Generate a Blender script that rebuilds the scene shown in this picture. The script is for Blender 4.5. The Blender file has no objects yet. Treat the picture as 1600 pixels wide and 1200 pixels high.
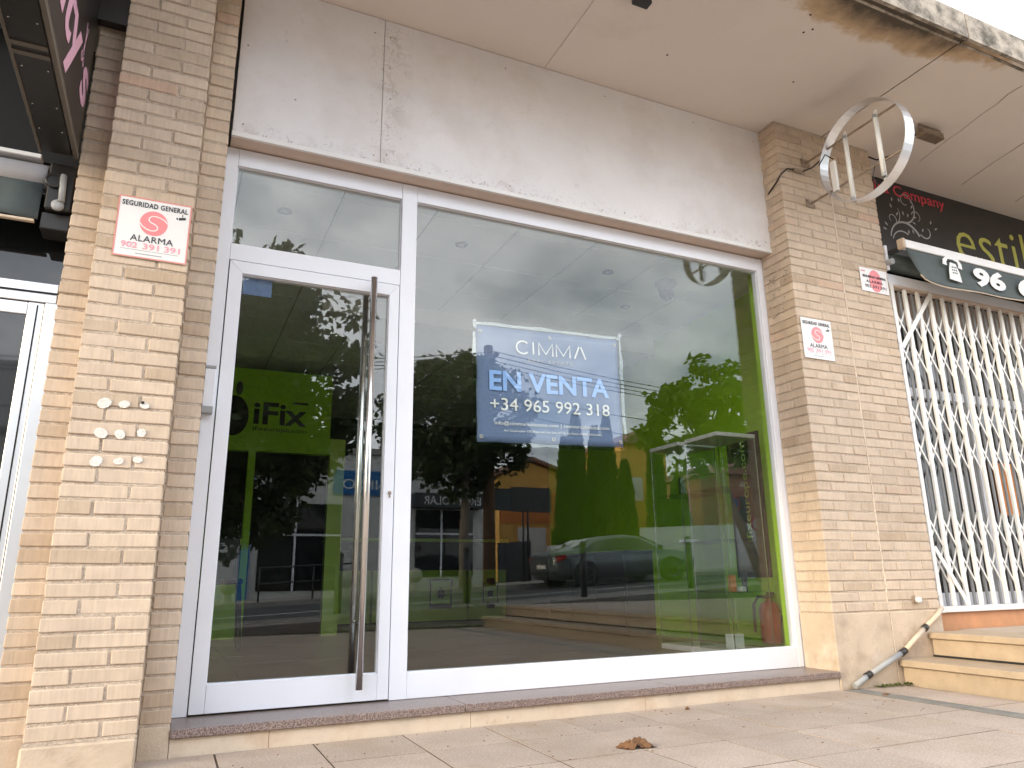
import bpy, bmesh, math, random
from mathutils import Vector, Matrix
random.seed(7)
SC = bpy.context.scene
COL = SC.collection
R_ = math.radians

# ------------------------------------------------------------------ camera
cd = bpy.data.cameras.new('camera')
cd.sensor_width = 36.0
cd.lens = 1141.777 / 1600 * 36
cd.clip_end = 2000
cam = bpy.data.objects.new('camera', cd)
COL.objects.link(cam)
_r = Vector((0.90972174, -0.4150109, -0.01312678)); _u = Vector((-0.09533906, -0.23954794, 0.96619214)); _f = Vector((0.40412477, 0.87771449, 0.25748872))
m = Matrix((_r, _u, -_f)).transposed().to_4x4()
m.translation = (-0.06876, -3.536, 0.63538)
cam.matrix_world = m
SC.camera = cam

# ------------------------------------------------------------------ sky, sun, exposure
TO_SUN = Vector((-0.93, -0.22, 0.29)).normalized()
SUN_EL = math.asin(TO_SUN.z)
SUN_AZ = math.atan2(TO_SUN.x, TO_SUN.y)
w = bpy.data.worlds.new('World'); SC.world = w; w.use_nodes = True
nt = w.node_tree; nt.nodes.clear()
def wn(t, **k):
    n = nt.nodes.new(t)
    for a, b in k.items(): setattr(n, a, b)
    return n
sky = wn('ShaderNodeTexSky', sky_type='NISHITA', sun_disc=False, sun_elevation=SUN_EL, sun_rotation=SUN_AZ, air_density=1.0, dust_density=2.0)
tc = wn('ShaderNodeTexCoord'); sep = wn('ShaderNodeSeparateXYZ'); nt.links.new(tc.outputs['Generated'], sep.inputs[0])
zz = wn('ShaderNodeMath', operation='ADD'); nt.links.new(sep.outputs[2], zz.inputs[0]); zz.inputs[1].default_value = 0.28
dv = wn('ShaderNodeVectorMath', operation='DIVIDE'); nt.links.new(tc.outputs['Generated'], dv.inputs[0])
cb = wn('ShaderNodeCombineXYZ')
for i in range(3): nt.links.new(zz.outputs[0], cb.inputs[i])
nt.links.new(cb.outputs[0], dv.inputs[1])
no = wn('ShaderNodeTexNoise'); no.inputs['Scale'].default_value = 1.7; no.inputs['Detail'].default_value = 7; no.inputs['Roughness'].default_value = 0.55
nt.links.new(dv.outputs[0], no.inputs['Vector'])
cr = wn('ShaderNodeValToRGB'); cr.color_ramp.elements[0].position = 0.31; cr.color_ramp.elements[1].position = 0.56
nt.links.new(no.outputs[0], cr.inputs[0])
no2 = wn('ShaderNodeTexNoise'); no2.inputs['Scale'].default_value = 2.6; no2.inputs['Detail'].default_value = 5
nt.links.new(dv.outputs[0], no2.inputs['Vector'])
cc = wn('ShaderNodeValToRGB'); cc.color_ramp.elements[0].color = (7.6, 8.0, 8.7, 1); cc.color_ramp.elements[1].color = (10.8, 11.0, 11.3, 1)
cc.color_ramp.elements[0].position = 0.3; cc.color_ramp.elements[1].position = 0.7
nt.links.new(no2.outputs[0], cc.inputs[0])
mx = wn('ShaderNodeMix', data_type='RGBA'); nt.links.new(cr.outputs[0], mx.inputs[0]); nt.links.new(sky.outputs[0], mx.inputs[6]); nt.links.new(cc.outputs[0], mx.inputs[7])
bg = wn('ShaderNodeBackground'); bg.inputs[1].default_value = 0.13; nt.links.new(mx.outputs[2], bg.inputs[0])
wo = wn('ShaderNodeOutputWorld'); nt.links.new(bg.outputs[0], wo.inputs[0])

sd = bpy.data.lights.new('sun', 'SUN'); sd.energy = 0.95; sd.angle = R_(10); sd.color = (1.0, 0.83, 0.56)
so = bpy.data.objects.new('sun', sd); COL.objects.link(so)
so.rotation_euler = (-TO_SUN).to_track_quat('-Z', 'Y').to_euler()
so.location = (-20, -10, 15)

vs = SC.view_settings
vs.view_transform = 'Standard'; vs.look = 'None'; vs.exposure = 1.63; vs.gamma = 1; vs.use_curve_mapping = False
SC.cycles.use_denoising = True
SC.cycles.max_bounces = 10; SC.cycles.diffuse_bounces = 5; SC.cycles.transparent_max_bounces = 16
SC.cycles.sample_clamp_indirect = 6.0; SC.cycles.caustics_reflective = False; SC.cycles.caustics_refractive = False

# ------------------------------------------------------------------ materials
def M(name, col, rough=0.6, metal=0.0, var=0.12, vscale=6.0, bump=0.0, bscale=80.0, rnd=0.0, col2=None, c2pos=(0.45, 0.6), c2scale=40.0, spec=0.5, stains=(), transl=0.0):
    """procedural principled material; everything is keyed on world position so that pieces differ"""
    mt = bpy.data.materials.new(name); mt.use_nodes = True
    t = mt.node_tree; p = t.nodes['Principled BSDF']; L = t.links.new
    N = lambda k, **a: _set(t.nodes.new(k), a)
    geo = N('ShaderNodeNewGeometry')
    base = N('ShaderNodeRGB'); base.outputs[0].default_value = (*col, 1); out = base.outputs[0]
    if col2:
        n = N('ShaderNodeTexNoise'); n.inputs['Scale'].default_value = c2scale; n.inputs['Detail'].default_value = 4; L(geo.outputs['Position'], n.inputs['Vector'])
        r = N('ShaderNodeMapRange'); r.inputs[1].default_value, r.inputs[2].default_value = c2pos; L(n.outputs[0], r.inputs[0])
        x = N('ShaderNodeMix', data_type='RGBA'); L(r.outputs[0], x.inputs[0]); L(out, x.inputs[6]); x.inputs[7].default_value = (*col2, 1); out = x.outputs[2]
    fac = None
    if var:
        n = N('ShaderNodeTexNoise'); n.inputs['Scale'].default_value = vscale; n.inputs['Detail'].default_value = 6; n.inputs['Roughness'].default_value = 0.6; L(geo.outputs['Position'], n.inputs['Vector'])
        r = N('ShaderNodeMapRange'); r.inputs[1].default_value = 0.25; r.inputs[2].default_value = 0.75; r.inputs[3].default_value = 1 - var; r.inputs[4].default_value = 1 + var; L(n.outputs[0], r.inputs[0]); fac = r.outputs[0]
    if rnd:
        oi = N('ShaderNodeObjectInfo')
        r = N('ShaderNodeMapRange'); r.inputs[3].default_value = 1 - rnd; r.inputs[4].default_value = 1 + rnd; L(oi.outputs['Random'], r.inputs[0])
        if fac is None: fac = r.outputs[0]
        else:
            q = N('ShaderNodeMath', operation='MULTIPLY'); L(fac, q.inputs[0]); L(r.outputs[0], q.inputs[1]); fac = q.outputs[0]
    if fac is not None:
        s = N('ShaderNodeVectorMath', operation='SCALE'); L(out, s.inputs[0]); L(fac, s.inputs['Scale']); out = s.outputs[0]
    for (scol, scale, lo, hi, amt) in stains:
        n = N('ShaderNodeTexNoise'); n.inputs['Scale'].default_value = scale; n.inputs['Detail'].default_value = 7; n.inputs['Roughness'].default_value = 0.65; L(geo.outputs['Position'], n.inputs['Vector'])
        r = N('ShaderNodeMapRange'); r.inputs[1].default_value = lo; r.inputs[2].default_value = hi; r.inputs[4].default_value = amt; L(n.outputs[0], r.inputs[0])
        x = N('ShaderNodeMix', data_type='RGBA'); L(r.outputs[0], x.inputs[0]); L(out, x.inputs[6]); x.inputs[7].default_value = (*scol, 1); out = x.outputs[2]
    L(out, p.inputs['Base Color'])
    p.inputs['Roughness'].default_value = rough; p.inputs['Metallic'].default_value = metal; p.inputs['Specular IOR Level'].default_value = spec
    if bump:
        n = N('ShaderNodeTexNoise'); n.inputs['Scale'].default_value = bscale; n.inputs['Detail'].default_value = 5; L(geo.outputs['Position'], n.inputs['Vector'])
        b = N('ShaderNodeBump'); b.inputs['Strength'].default_value = bump; b.inputs['Distance'].default_value = 0.01; L(n.outputs[0], b.inputs['Height']); L(b.outputs[0], p.inputs['Normal'])
    if transl:
        tr = N('ShaderNodeBsdfTranslucent'); L(out, tr.inputs[0]); ms = N('ShaderNodeMixShader'); ms.inputs[0].default_value = transl
        L(p.outputs[0], ms.inputs[1]); L(tr.outputs[0], ms.inputs[2]); L(ms.outputs[0], t.nodes['Material Output'].inputs[0])
    return mt
def _set(n, a):
    for k, v in a.items(): setattr(n, k, v)
    return n
def GLASS(name, tint=(0.9, 0.93, 0.92), f0=0.055):
    mt = bpy.data.materials.new(name); mt.use_nodes = True; t = mt.node_tree; t.nodes.clear(); L = t.links.new
    lw = t.nodes.new('ShaderNodeLayerWeight')
    pw = _set(t.nodes.new('ShaderNodeMath'), dict(operation='POWER')); pw.inputs[1].default_value = 5
    mp = t.nodes.new('ShaderNodeMapRange'); mp.inputs[3].default_value = f0
    L(lw.outputs['Facing'], pw.inputs[0]); L(pw.outputs[0], mp.inputs[0])
    tr = t.nodes.new('ShaderNodeBsdfTransparent'); tr.inputs[0].default_value = (*tint, 1)
    gl = t.nodes.new('ShaderNodeBsdfGlossy'); gl.inputs['Roughness'].default_value = 0.0
    mx = t.nodes.new('ShaderNodeMixShader'); L(mp.outputs[0], mx.inputs[0]); L(tr.outputs[0], mx.inputs[1]); L(gl.outputs[0], mx.inputs[2])
    L(mx.outputs[0], t.nodes.new('ShaderNodeOutputMaterial').inputs[0])
    return mt
m_ = {}
def brick_mat():
    mt = bpy.data.materials.new('brick'); mt.use_nodes = True; t = mt.node_tree; p = t.nodes['Principled BSDF']; L = t.links.new
    oi = t.nodes.new('ShaderNodeObjectInfo'); geo = t.nodes.new('ShaderNodeNewGeometry')
    r = t.nodes.new('ShaderNodeValToRGB'); e = r.color_ramp.elements
    e[0].position = 0; e[0].color = (0.45, 0.345, 0.25, 1); e[1].position = 1; e[1].color = (0.56, 0.39, 0.29, 1)
    for pos, c in ((0.12, (0.51, 0.405, 0.305)), (0.35, (0.57, 0.46, 0.36)), (0.6, (0.60, 0.485, 0.375)), (0.85, (0.56, 0.45, 0.345)), (0.975, (0.56, 0.45, 0.345))):
        q = e.new(pos); q.color = (*c, 1)
    L(oi.outputs['Random'], r.inputs[0])
    mp = t.nodes.new('ShaderNodeMapping'); mp.inputs['Scale'].default_value = (90, 90, 8); L(geo.outputs['Position'], mp.inputs[0])
    n = t.nodes.new('ShaderNodeTexNoise'); n.inputs['Scale'].default_value = 1; n.inputs['Detail'].default_value = 3; L(mp.outputs[0], n.inputs['Vector'])
    n2 = t.nodes.new('ShaderNodeTexNoise'); n2.inputs['Scale'].default_value = 14; n2.inputs['Detail'].default_value = 7; L(geo.outputs['Position'], n2.inputs['Vector'])
    ad = _set(t.nodes.new('ShaderNodeMath'), dict(operation='ADD')); L(n.outputs[0], ad.inputs[0]); L(n2.outputs[0], ad.inputs[1])
    mr = t.nodes.new('ShaderNodeMapRange'); mr.inputs[1].default_value = 0.6; mr.inputs[2].default_value = 1.4; mr.inputs[3].default_value = 0.84; mr.inputs[4].default_value = 1.13; L(ad.outputs[0], mr.inputs[0])
    s = _set(t.nodes.new('ShaderNodeVectorMath'), dict(operation='SCALE')); L(r.outputs[0], s.inputs[0]); L(mr.outputs[0], s.inputs['Scale'])
    n3 = t.nodes.new('ShaderNodeTexNoise'); n3.inputs['Scale'].default_value = 2.3; n3.inputs['Detail'].default_value = 8; n3.inputs['Roughness'].default_value = .7; L(geo.outputs['Position'], n3.inputs['Vector'])
    m3 = t.nodes.new('ShaderNodeMapRange'); m3.inputs[1].default_value = 0.58; m3.inputs[2].default_value = 0.78; m3.inputs[4].default_value = 0.45; L(n3.outputs[0], m3.inputs[0])
    x = _set(t.nodes.new('ShaderNodeMix'), dict(data_type='RGBA')); L(m3.outputs[0], x.inputs[0]); L(s.outputs[0], x.inputs[6]); x.inputs[7].default_value = (0.36, 0.27, 0.18, 1)
    L(x.outputs[2], p.inputs['Base Color']); p.inputs['Roughness'].default_value = 0.85; p.inputs['Specular IOR Level'].default_value = 0.25
    b = t.nodes.new('ShaderNodeBump'); b.inputs['Strength'].default_value = 0.35; b.inputs['Distance'].default_value = 0.004; L(ad.outputs[0], b.inputs['Height']); L(b.outputs[0], p.inputs['Normal'])
    return mt
m_['brick'] = brick_mat()
m_['mortar'] = M('mortar', (0.55, 0.455, 0.365), 0.95, var=0.25, vscale=60, bump=0.9, bscale=220)
m_['joint'] = M('pale_mortar', (0.68, 0.57, 0.46), 0.95, var=0.2, vscale=40, bump=0.5, bscale=200)
m_['plinth'] = M('plinth_stone', (0.56, 0.45, 0.34), 0.7, var=0.16, vscale=5, bump=0.25, bscale=90, col2=(0.44, 0.345, 0.26), c2scale=9, c2pos=(0.48, 0.7), stains=(((0.25, 0.17, 0.11), 3.0, 0.57, 0.8, 0.6), ((0.68, 0.63, 0.57), 3.6, 0.54, 0.72, 0.65)))
m_['granite'] = M('pink_granite', (0.26, 0.205, 0.185), 0.32, var=0.15, vscale=30, col2=(0.12, 0.08, 0.075), c2scale=160, c2pos=(0.48, 0.54), stains=(((0.55, 0.44, 0.37), 210, 0.58, 0.64, 0.8),))
m_['riser'] = M('riser_stone', (0.60, 0.50, 0.39), 0.65, var=0.2, vscale=4, bump=0.15, bscale=60, stains=(((0.34, 0.21, 0.12), 4, 0.50, 0.72, 0.65), ((0.2, 0.13, 0.08), 26, 0.62, 0.74, 0.5),))
m_['alu'] = M('white_aluminium', (0.80, 0.82, 0.88), 0.33, var=0.04, vscale=3, stains=(((0.45, 0.40, 0.35), 38, 0.71, 0.8, 0.35),))
m_['gap'] = M('black_rubber', (0.012, 0.012, 0.012), 0.8, var=0)
m_['fascia'] = M('painted_board', (0.78, 0.765, 0.775), 0.42, var=0.06, vscale=2.2, stains=(((0.36, 0.31, 0.27), 7, 0.645, 0.80, 0.5), ((0.27, 0.23, 0.2), 30, 0.66, 0.76, 0.55), ((0.52, 0.44, 0.38), 1.7, 0.48, 0.8, 0.5)))
m_['edging'] = M('white_edging', (0.80, 0.79, 0.78), 0.4, var=0.05)
m_['under'] = M('fascia_underside', (0.62, 0.50, 0.42), 0.6, var=0.08, stains=(((0.3, 0.22, 0.16), 14, 0.66, 0.8, 0.5),))
m_['steel'] = M('brushed_steel', (0.74, 0.73, 0.71), 0.22, 1.0, var=0.05, vscale=30)
m_['chrome'] = M('polished_aluminium', (0.76, 0.77, 0.79), 0.38, 1.0, var=0.04)
m_['glass'] = GLASS('shop_glass', (0.97, 0.99, 0.98), 0.066)
m_['clear'] = GLASS('clear_glass', (0.93, 0.97, 0.95), 0.03)
m_['darkglass'] = M('dark_glass', (0.012, 0.014, 0.016), 0.03, var=0, spec=0.6)
m_['black'] = M('black_plastic', (0.018, 0.017, 0.017), 0.4, var=0.1)
m_['signblack'] = M('black_sign_panel', (0.022, 0.019, 0.018), 0.35, var=0.25, vscale=9)
m_['white'] = M('white_print', (0.80, 0.80, 0.79), 0.5, var=0.02)
m_['plate'] = M('sign_plate', (0.78, 0.77, 0.77), 0.35, var=0.04)
m_['pink'] = M('faded_red_print', (0.80, 0.25, 0.27), 0.45, var=0.06)
m_['pinktext'] = M('faded_pink_print', (0.82, 0.33, 0.40), 0.45, var=0.05)
m_['ink'] = M('black_print', (0.02, 0.02, 0.022), 0.5, var=0)
m_['filler'] = M('white_filler', (0.74, 0.71, 0.66), 0.9, var=0.1, vscale=60, bump=0.6, bscale=160)
m_['grey'] = M('grey_plastic', (0.33, 0.34, 0.35), 0.45, var=0.06)
m_['dgrey'] = M('dark_grey_metal', (0.028, 0.027, 0.026), 0.3, 0.1, var=0.1)
m_['taupe'] = M('taupe_trim', (0.17, 0.15, 0.125), 0.35, 0.4, var=0.1)
m_['rust'] = M('weathered_steel', (0.33, 0.26, 0.20), 0.6, 0.5, var=0.3, vscale=30)
m_['tube'] = M('milky_tube', (0.84, 0.83, 0.78), 0.25, var=0.03)
m_['cable'] = M('black_cable', (0.02, 0.018, 0.016), 0.6, var=0)
m_['terracotta'] = M('terracotta_tile', (0.55, 0.26, 0.12), 0.5, var=0.12, vscale=14)
m_['stepstone'] = M('step_stone', (0.42, 0.33, 0.235), 0.75, var=0.16, vscale=7, bump=0.3, bscale=110, stains=(((0.12, 0.09, 0.06), 6, 0.62, 0.8, 0.6),))
m_['tread'] = M('tread_stone', (0.47, 0.38, 0.30), 0.8, var=0.14, vscale=9, bump=0.25, bscale=130)
m_['tile'] = M('washed_aggregate_tile', (0.425, 0.345, 0.29), 0.85, var=0.12, vscale=3, rnd=0.06, bump=0.5, bscale=260, col2=(0.54, 0.46, 0.40), c2scale=120, c2pos=(0.5, 0.62), stains=(((0.22, 0.15, 0.10), 130, 0.66, 0.72, 0.5), ((0.34, 0.24, 0.15), 1.9, 0.48, 0.74, 0.55), ((0.16, 0.11, 0.07), 11, 0.68, 0.78, 0.45)))
m_['grout'] = M('tile_joint', (0.07, 0.05, 0.035), 0.95, var=0.3, vscale=20, bump=0.4)
m_['drain'] = M('grey_drain_metal', (0.22, 0.22, 0.21), 0.6, 0.2, var=0.25, vscale=12)
m_['asphalt'] = M('asphalt', (0.055, 0.055, 0.058), 0.9, var=0.2, vscale=2, bump=0.4, bscale=90)
m_['pave'] = M('grey_paving', (0.30, 0.27, 0.24), 0.85, var=0.14, vscale=2)
m_['kerb'] = M('kerb_concrete', (0.36, 0.34, 0.31), 0.85, var=0.12)
m_['earth'] = M('dry_ground', (0.23, 0.19, 0.13), 0.95, var=0.3, vscale=0.6)
m_['concrete'] = M('weathered_concrete', (0.42, 0.37, 0.31), 0.9, var=0.25, vscale=9, bump=0.6, bscale=60, stains=(((0.07, 0.06, 0.045), 6, 0.45, 0.62, 0.9), ((0.62, 0.56, 0.48), 5, 0.58, 0.7, 0.7)))
m_['wallw'] = M('interior_white', (0.78, 0.79, 0.78), 0.8, var=0.04)
m_['ceil'] = M('ceiling_panel', (0.82, 0.83, 0.82), 0.85, var=0.03, rnd=0.02)
m_['ceilgap'] = M('ceiling_joint', (0.36, 0.37, 0.37), 0.85, var=0)
m_['ifloor'] = M('brown_floor_tile', (0.16, 0.115, 0.08), 0.35, var=0.1, vscale=5, rnd=0.05)
m_['lime'] = M('lime_green_paint', (0.36, 0.66, 0.022), 0.55, var=0.05)
m_['limed'] = M('lime_green_laminate', (0.50, 0.74, 0.10), 0.35, var=0.04)
m_['dark'] = M('dark_grey_wall', (0.05, 0.055, 0.06), 0.7, var=0.1)
m_['bannerblue'] = M('blue_banner', (0.125, 0.18, 0.33), 0.5, var=0.05)
m_['lblue'] = M('light_blue_print', (0.30, 0.50, 0.95), 0.5, var=0)
m_['tape'] = GLASS('clear_tape', (0.75, 0.77, 0.74), 0.12)
m_['red'] = M('red_paint', (0.55, 0.04, 0.02), 0.3, var=0.03)
m_['limetext'] = M('olive_green_print', (0.50, 0.50, 0.09), 0.5, var=0.03)
m_['redtext'] = M('red_print', (0.60, 0.05, 0.07), 0.5, var=0.03)
m_['lilac'] = M('pale_pink_print', (0.74, 0.42, 0.55), 0.5, var=0.03)
m_['swirl'] = M('silver_print', (0.45, 0.45, 0.46), 0.5, var=0.03)
m_['canvas'] = M('slate_green_canvas', (0.085, 0.105, 0.105), 0.85, var=0.12, vscale=8, bump=0.2, bscale=40)
m_['gate'] = M('white_gate_paint', (0.80, 0.79, 0.76), 0.4, var=0.05, rnd=0.03)
m_['leafdry'] = M('dry_leaf', (0.20, 0.10, 0.045), 0.8, var=0.3, vscale=60, transl=0.2)
m_['leaf'] = M('tree_leaf', (0.085, 0.13, 0.025), 0.55, var=0.35, vscale=1.2, transl=0.35)
m_['leafd'] = M('dark_tree_leaf', (0.045, 0.075, 0.02), 0.55, var=0.35, vscale=1.2, transl=0.25)
m_['leafl'] = M('bright_tree_leaf', (0.16, 0.24, 0.03), 0.5, var=0.3, vscale=1.5, transl=0.4)
m_['cyp'] = M('cypress_leaf', (0.03, 0.055, 0.018), 0.7, var=0.35, vscale=1.0)
m_['weed'] = M('weed_leaf', (0.10, 0.13, 0.03), 0.6, var=0.3, vscale=40)
m_['bark'] = M('bark', (0.22, 0.18, 0.14), 0.9, var=0.3, vscale=6, bump=0.6, bscale=30)
m_['wood'] = M('wooden_pole', (0.17, 0.10, 0.06), 0.9, var=0.3, vscale=5)
m_['render'] = M('white_render', (0.66, 0.66, 0.64), 0.85, var=0.05, vscale=1)
m_['orange'] = M('orange_render', (0.62, 0.22, 0.06), 0.85, var=0.06)
m_['yellow'] = M('yellow_render', (0.70, 0.40, 0.10), 0.85, var=0.06)
m_['brownr'] = M('terracotta_render', (0.40, 0.20, 0.13), 0.85, var=0.08)
m_['roof'] = M('clay_roof', (0.30, 0.17, 0.12), 0.85, var=0.2, vscale=3)
m_['bluesign'] = M('blue_sign', (0.02, 0.16, 0.42), 0.45, var=0.03)
m_['carpaint'] = M('silver_green_paint', (0.17, 0.20, 0.20), 0.28, 0.55, var=0.02)
m_['rubber'] = M('tyre_rubber', (0.02, 0.02, 0.02), 0.85, var=0.1)
m_['lamp'] = M('tail_lamp', (0.35, 0.03, 0.02), 0.15, var=0)
m_['lampc'] = M('clear_lamp', (0.7, 0.7, 0.68), 0.1, var=0)
m_['orangebox'] = M('orange_card', (0.75, 0.26, 0.04), 0.6, var=0.05)
m_['pebble'] = M('pebble', (0.26, 0.24, 0.21), 0.8, var=0.4, vscale=25)

def soffit_mat():
    mt = M('soffit_paint', (0.71, 0.645, 0.59), 0.8, var=0.05, vscale=1.3, bump=0.15, bscale=30, stains=(((0.45, 0.35, 0.25), 1.1, 0.55, 0.85, 0.5), ((0.16, 0.12, 0.09), 55, 0.735, 0.77, 0.7)))
    t = mt.node_tree; p = t.nodes['Principled BSDF']; L = t.links.new
    src = p.inputs['Base Color'].links[0].from_socket
    geo = t.nodes.new('ShaderNodeNewGeometry'); sp = t.nodes.new('ShaderNodeSeparateXYZ'); L(geo.outputs['Position'], sp.inputs[0])
    n = t.nodes.new('ShaderNodeTexNoise'); n.inputs['Scale'].default_value = 3.5; n.inputs['Detail'].default_value = 8; n.inputs['Roughness'].default_value = 0.65; L(geo.outputs['Position'], n.inputs['Vector'])
    def math_(op, a, b, c=None):
        q = _set(t.nodes.new('ShaderNodeMath'), dict(operation=op))
        for i, v in enumerate((a, b, c)):
            if v is None: continue
            if isinstance(v, (int, float)): q.inputs[i].default_value = v
            else: L(v, q.inputs[i])
        return q.outputs[0]
    # water damage along the slab edge beside the expansion joint: distance from a point on that edge, broken up by noise
    dx = math_('MULTIPLY', math_('SUBTRACT', sp.outputs[0], 3.35), 0.55); dy = math_('MULTIPLY', math_('ADD', sp.outputs[1], 1.40), 1.9)
    d = math_('SQRT', math_('ADD', math_('MULTIPLY', dx, dx), math_('MULTIPLY', dy, dy)), 0)
    d2 = math_('ADD', d, math_('MULTIPLY', math_('SUBTRACT', n.outputs[0], 0.5), 0.55))
    for lo, hi, colr, amt in ((0.62, 0.54, (0.44, 0.29, 0.14), 0.8), (0.52, 0.30, (0.06, 0.048, 0.036), 0.95)):
        r = t.nodes.new('ShaderNodeMapRange'); r.inputs[1].default_value = lo; r.inputs[2].default_value = hi; r.inputs[4].default_value = amt; L(d2, r.inputs[0])
        x = _set(t.nodes.new('ShaderNodeMix'), dict(data_type='RGBA')); L(r.outputs[0], x.inputs[0]); L(src, x.inputs[6]); x.inputs[7].default_value = (*colr, 1); src = x.outputs[2]
    L(src, p.inputs['Base Color'])
    return mt
m_['soffit'] = soffit_mat()
def scuffs(mt):
    # rust specks and scuffs gather along the board joint and the lower edge, where the old sign was fixed
    t = mt.node_tree; p = t.nodes['Principled BSDF']; L = t.links.new; src = p.inputs['Base Color'].links[0].from_socket
    geo = t.nodes.new('ShaderNodeNewGeometry'); sp = t.nodes.new('ShaderNodeSeparateXYZ'); L(geo.outputs['Position'], sp.inputs[0])
    def m2(op, a, b):
        q = _set(t.nodes.new('ShaderNodeMath'), dict(operation=op))
        for i, v in enumerate((a, b)):
            if isinstance(v, (int, float)): q.inputs[i].default_value = v
            else: L(v, q.inputs[i])
        return q.outputs[0]
    dj = m2('MULTIPLY', m2('ABSOLUTE', m2('SUBTRACT', sp.outputs[0], 0.80), 0), 7.0); db = m2('MULTIPLY', m2('SUBTRACT', sp.outputs[2], 2.79), 11.0)
    near = m2('SUBTRACT', 1.0, m2('MINIMUM', m2('MINIMUM', dj, db), 1.0))
    for sc, th, colr, amt in ((26, .60, (.28, .23, .19), .75), (70, .60, (.16, .12, .10), .8), (6, .56, (.45, .39, .35), .5)):
        n = t.nodes.new('ShaderNodeTexNoise'); n.inputs['Scale'].default_value = sc; n.inputs['Detail'].default_value = 6; n.inputs['Distortion'].default_value = 1.2; L(geo.outputs['Position'], n.inputs['Vector'])
        r = t.nodes.new('ShaderNodeMapRange'); r.inputs[1].default_value = th; r.inputs[2].default_value = th + .1; r.inputs[4].default_value = amt; L(n.outputs[0], r.inputs[0])
        f = m2('MULTIPLY', r.outputs[0], m2('ADD', m2('MULTIPLY', near, .8), .05))
        x = _set(t.nodes.new('ShaderNodeMix'), dict(data_type='RGBA')); L(f, x.inputs[0]); L(src, x.inputs[6]); x.inputs[7].default_value = (*colr, 1); src = x.outputs[2]
    L(src, p.inputs['Base Color'])
scuffs(m_['fascia'])

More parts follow.
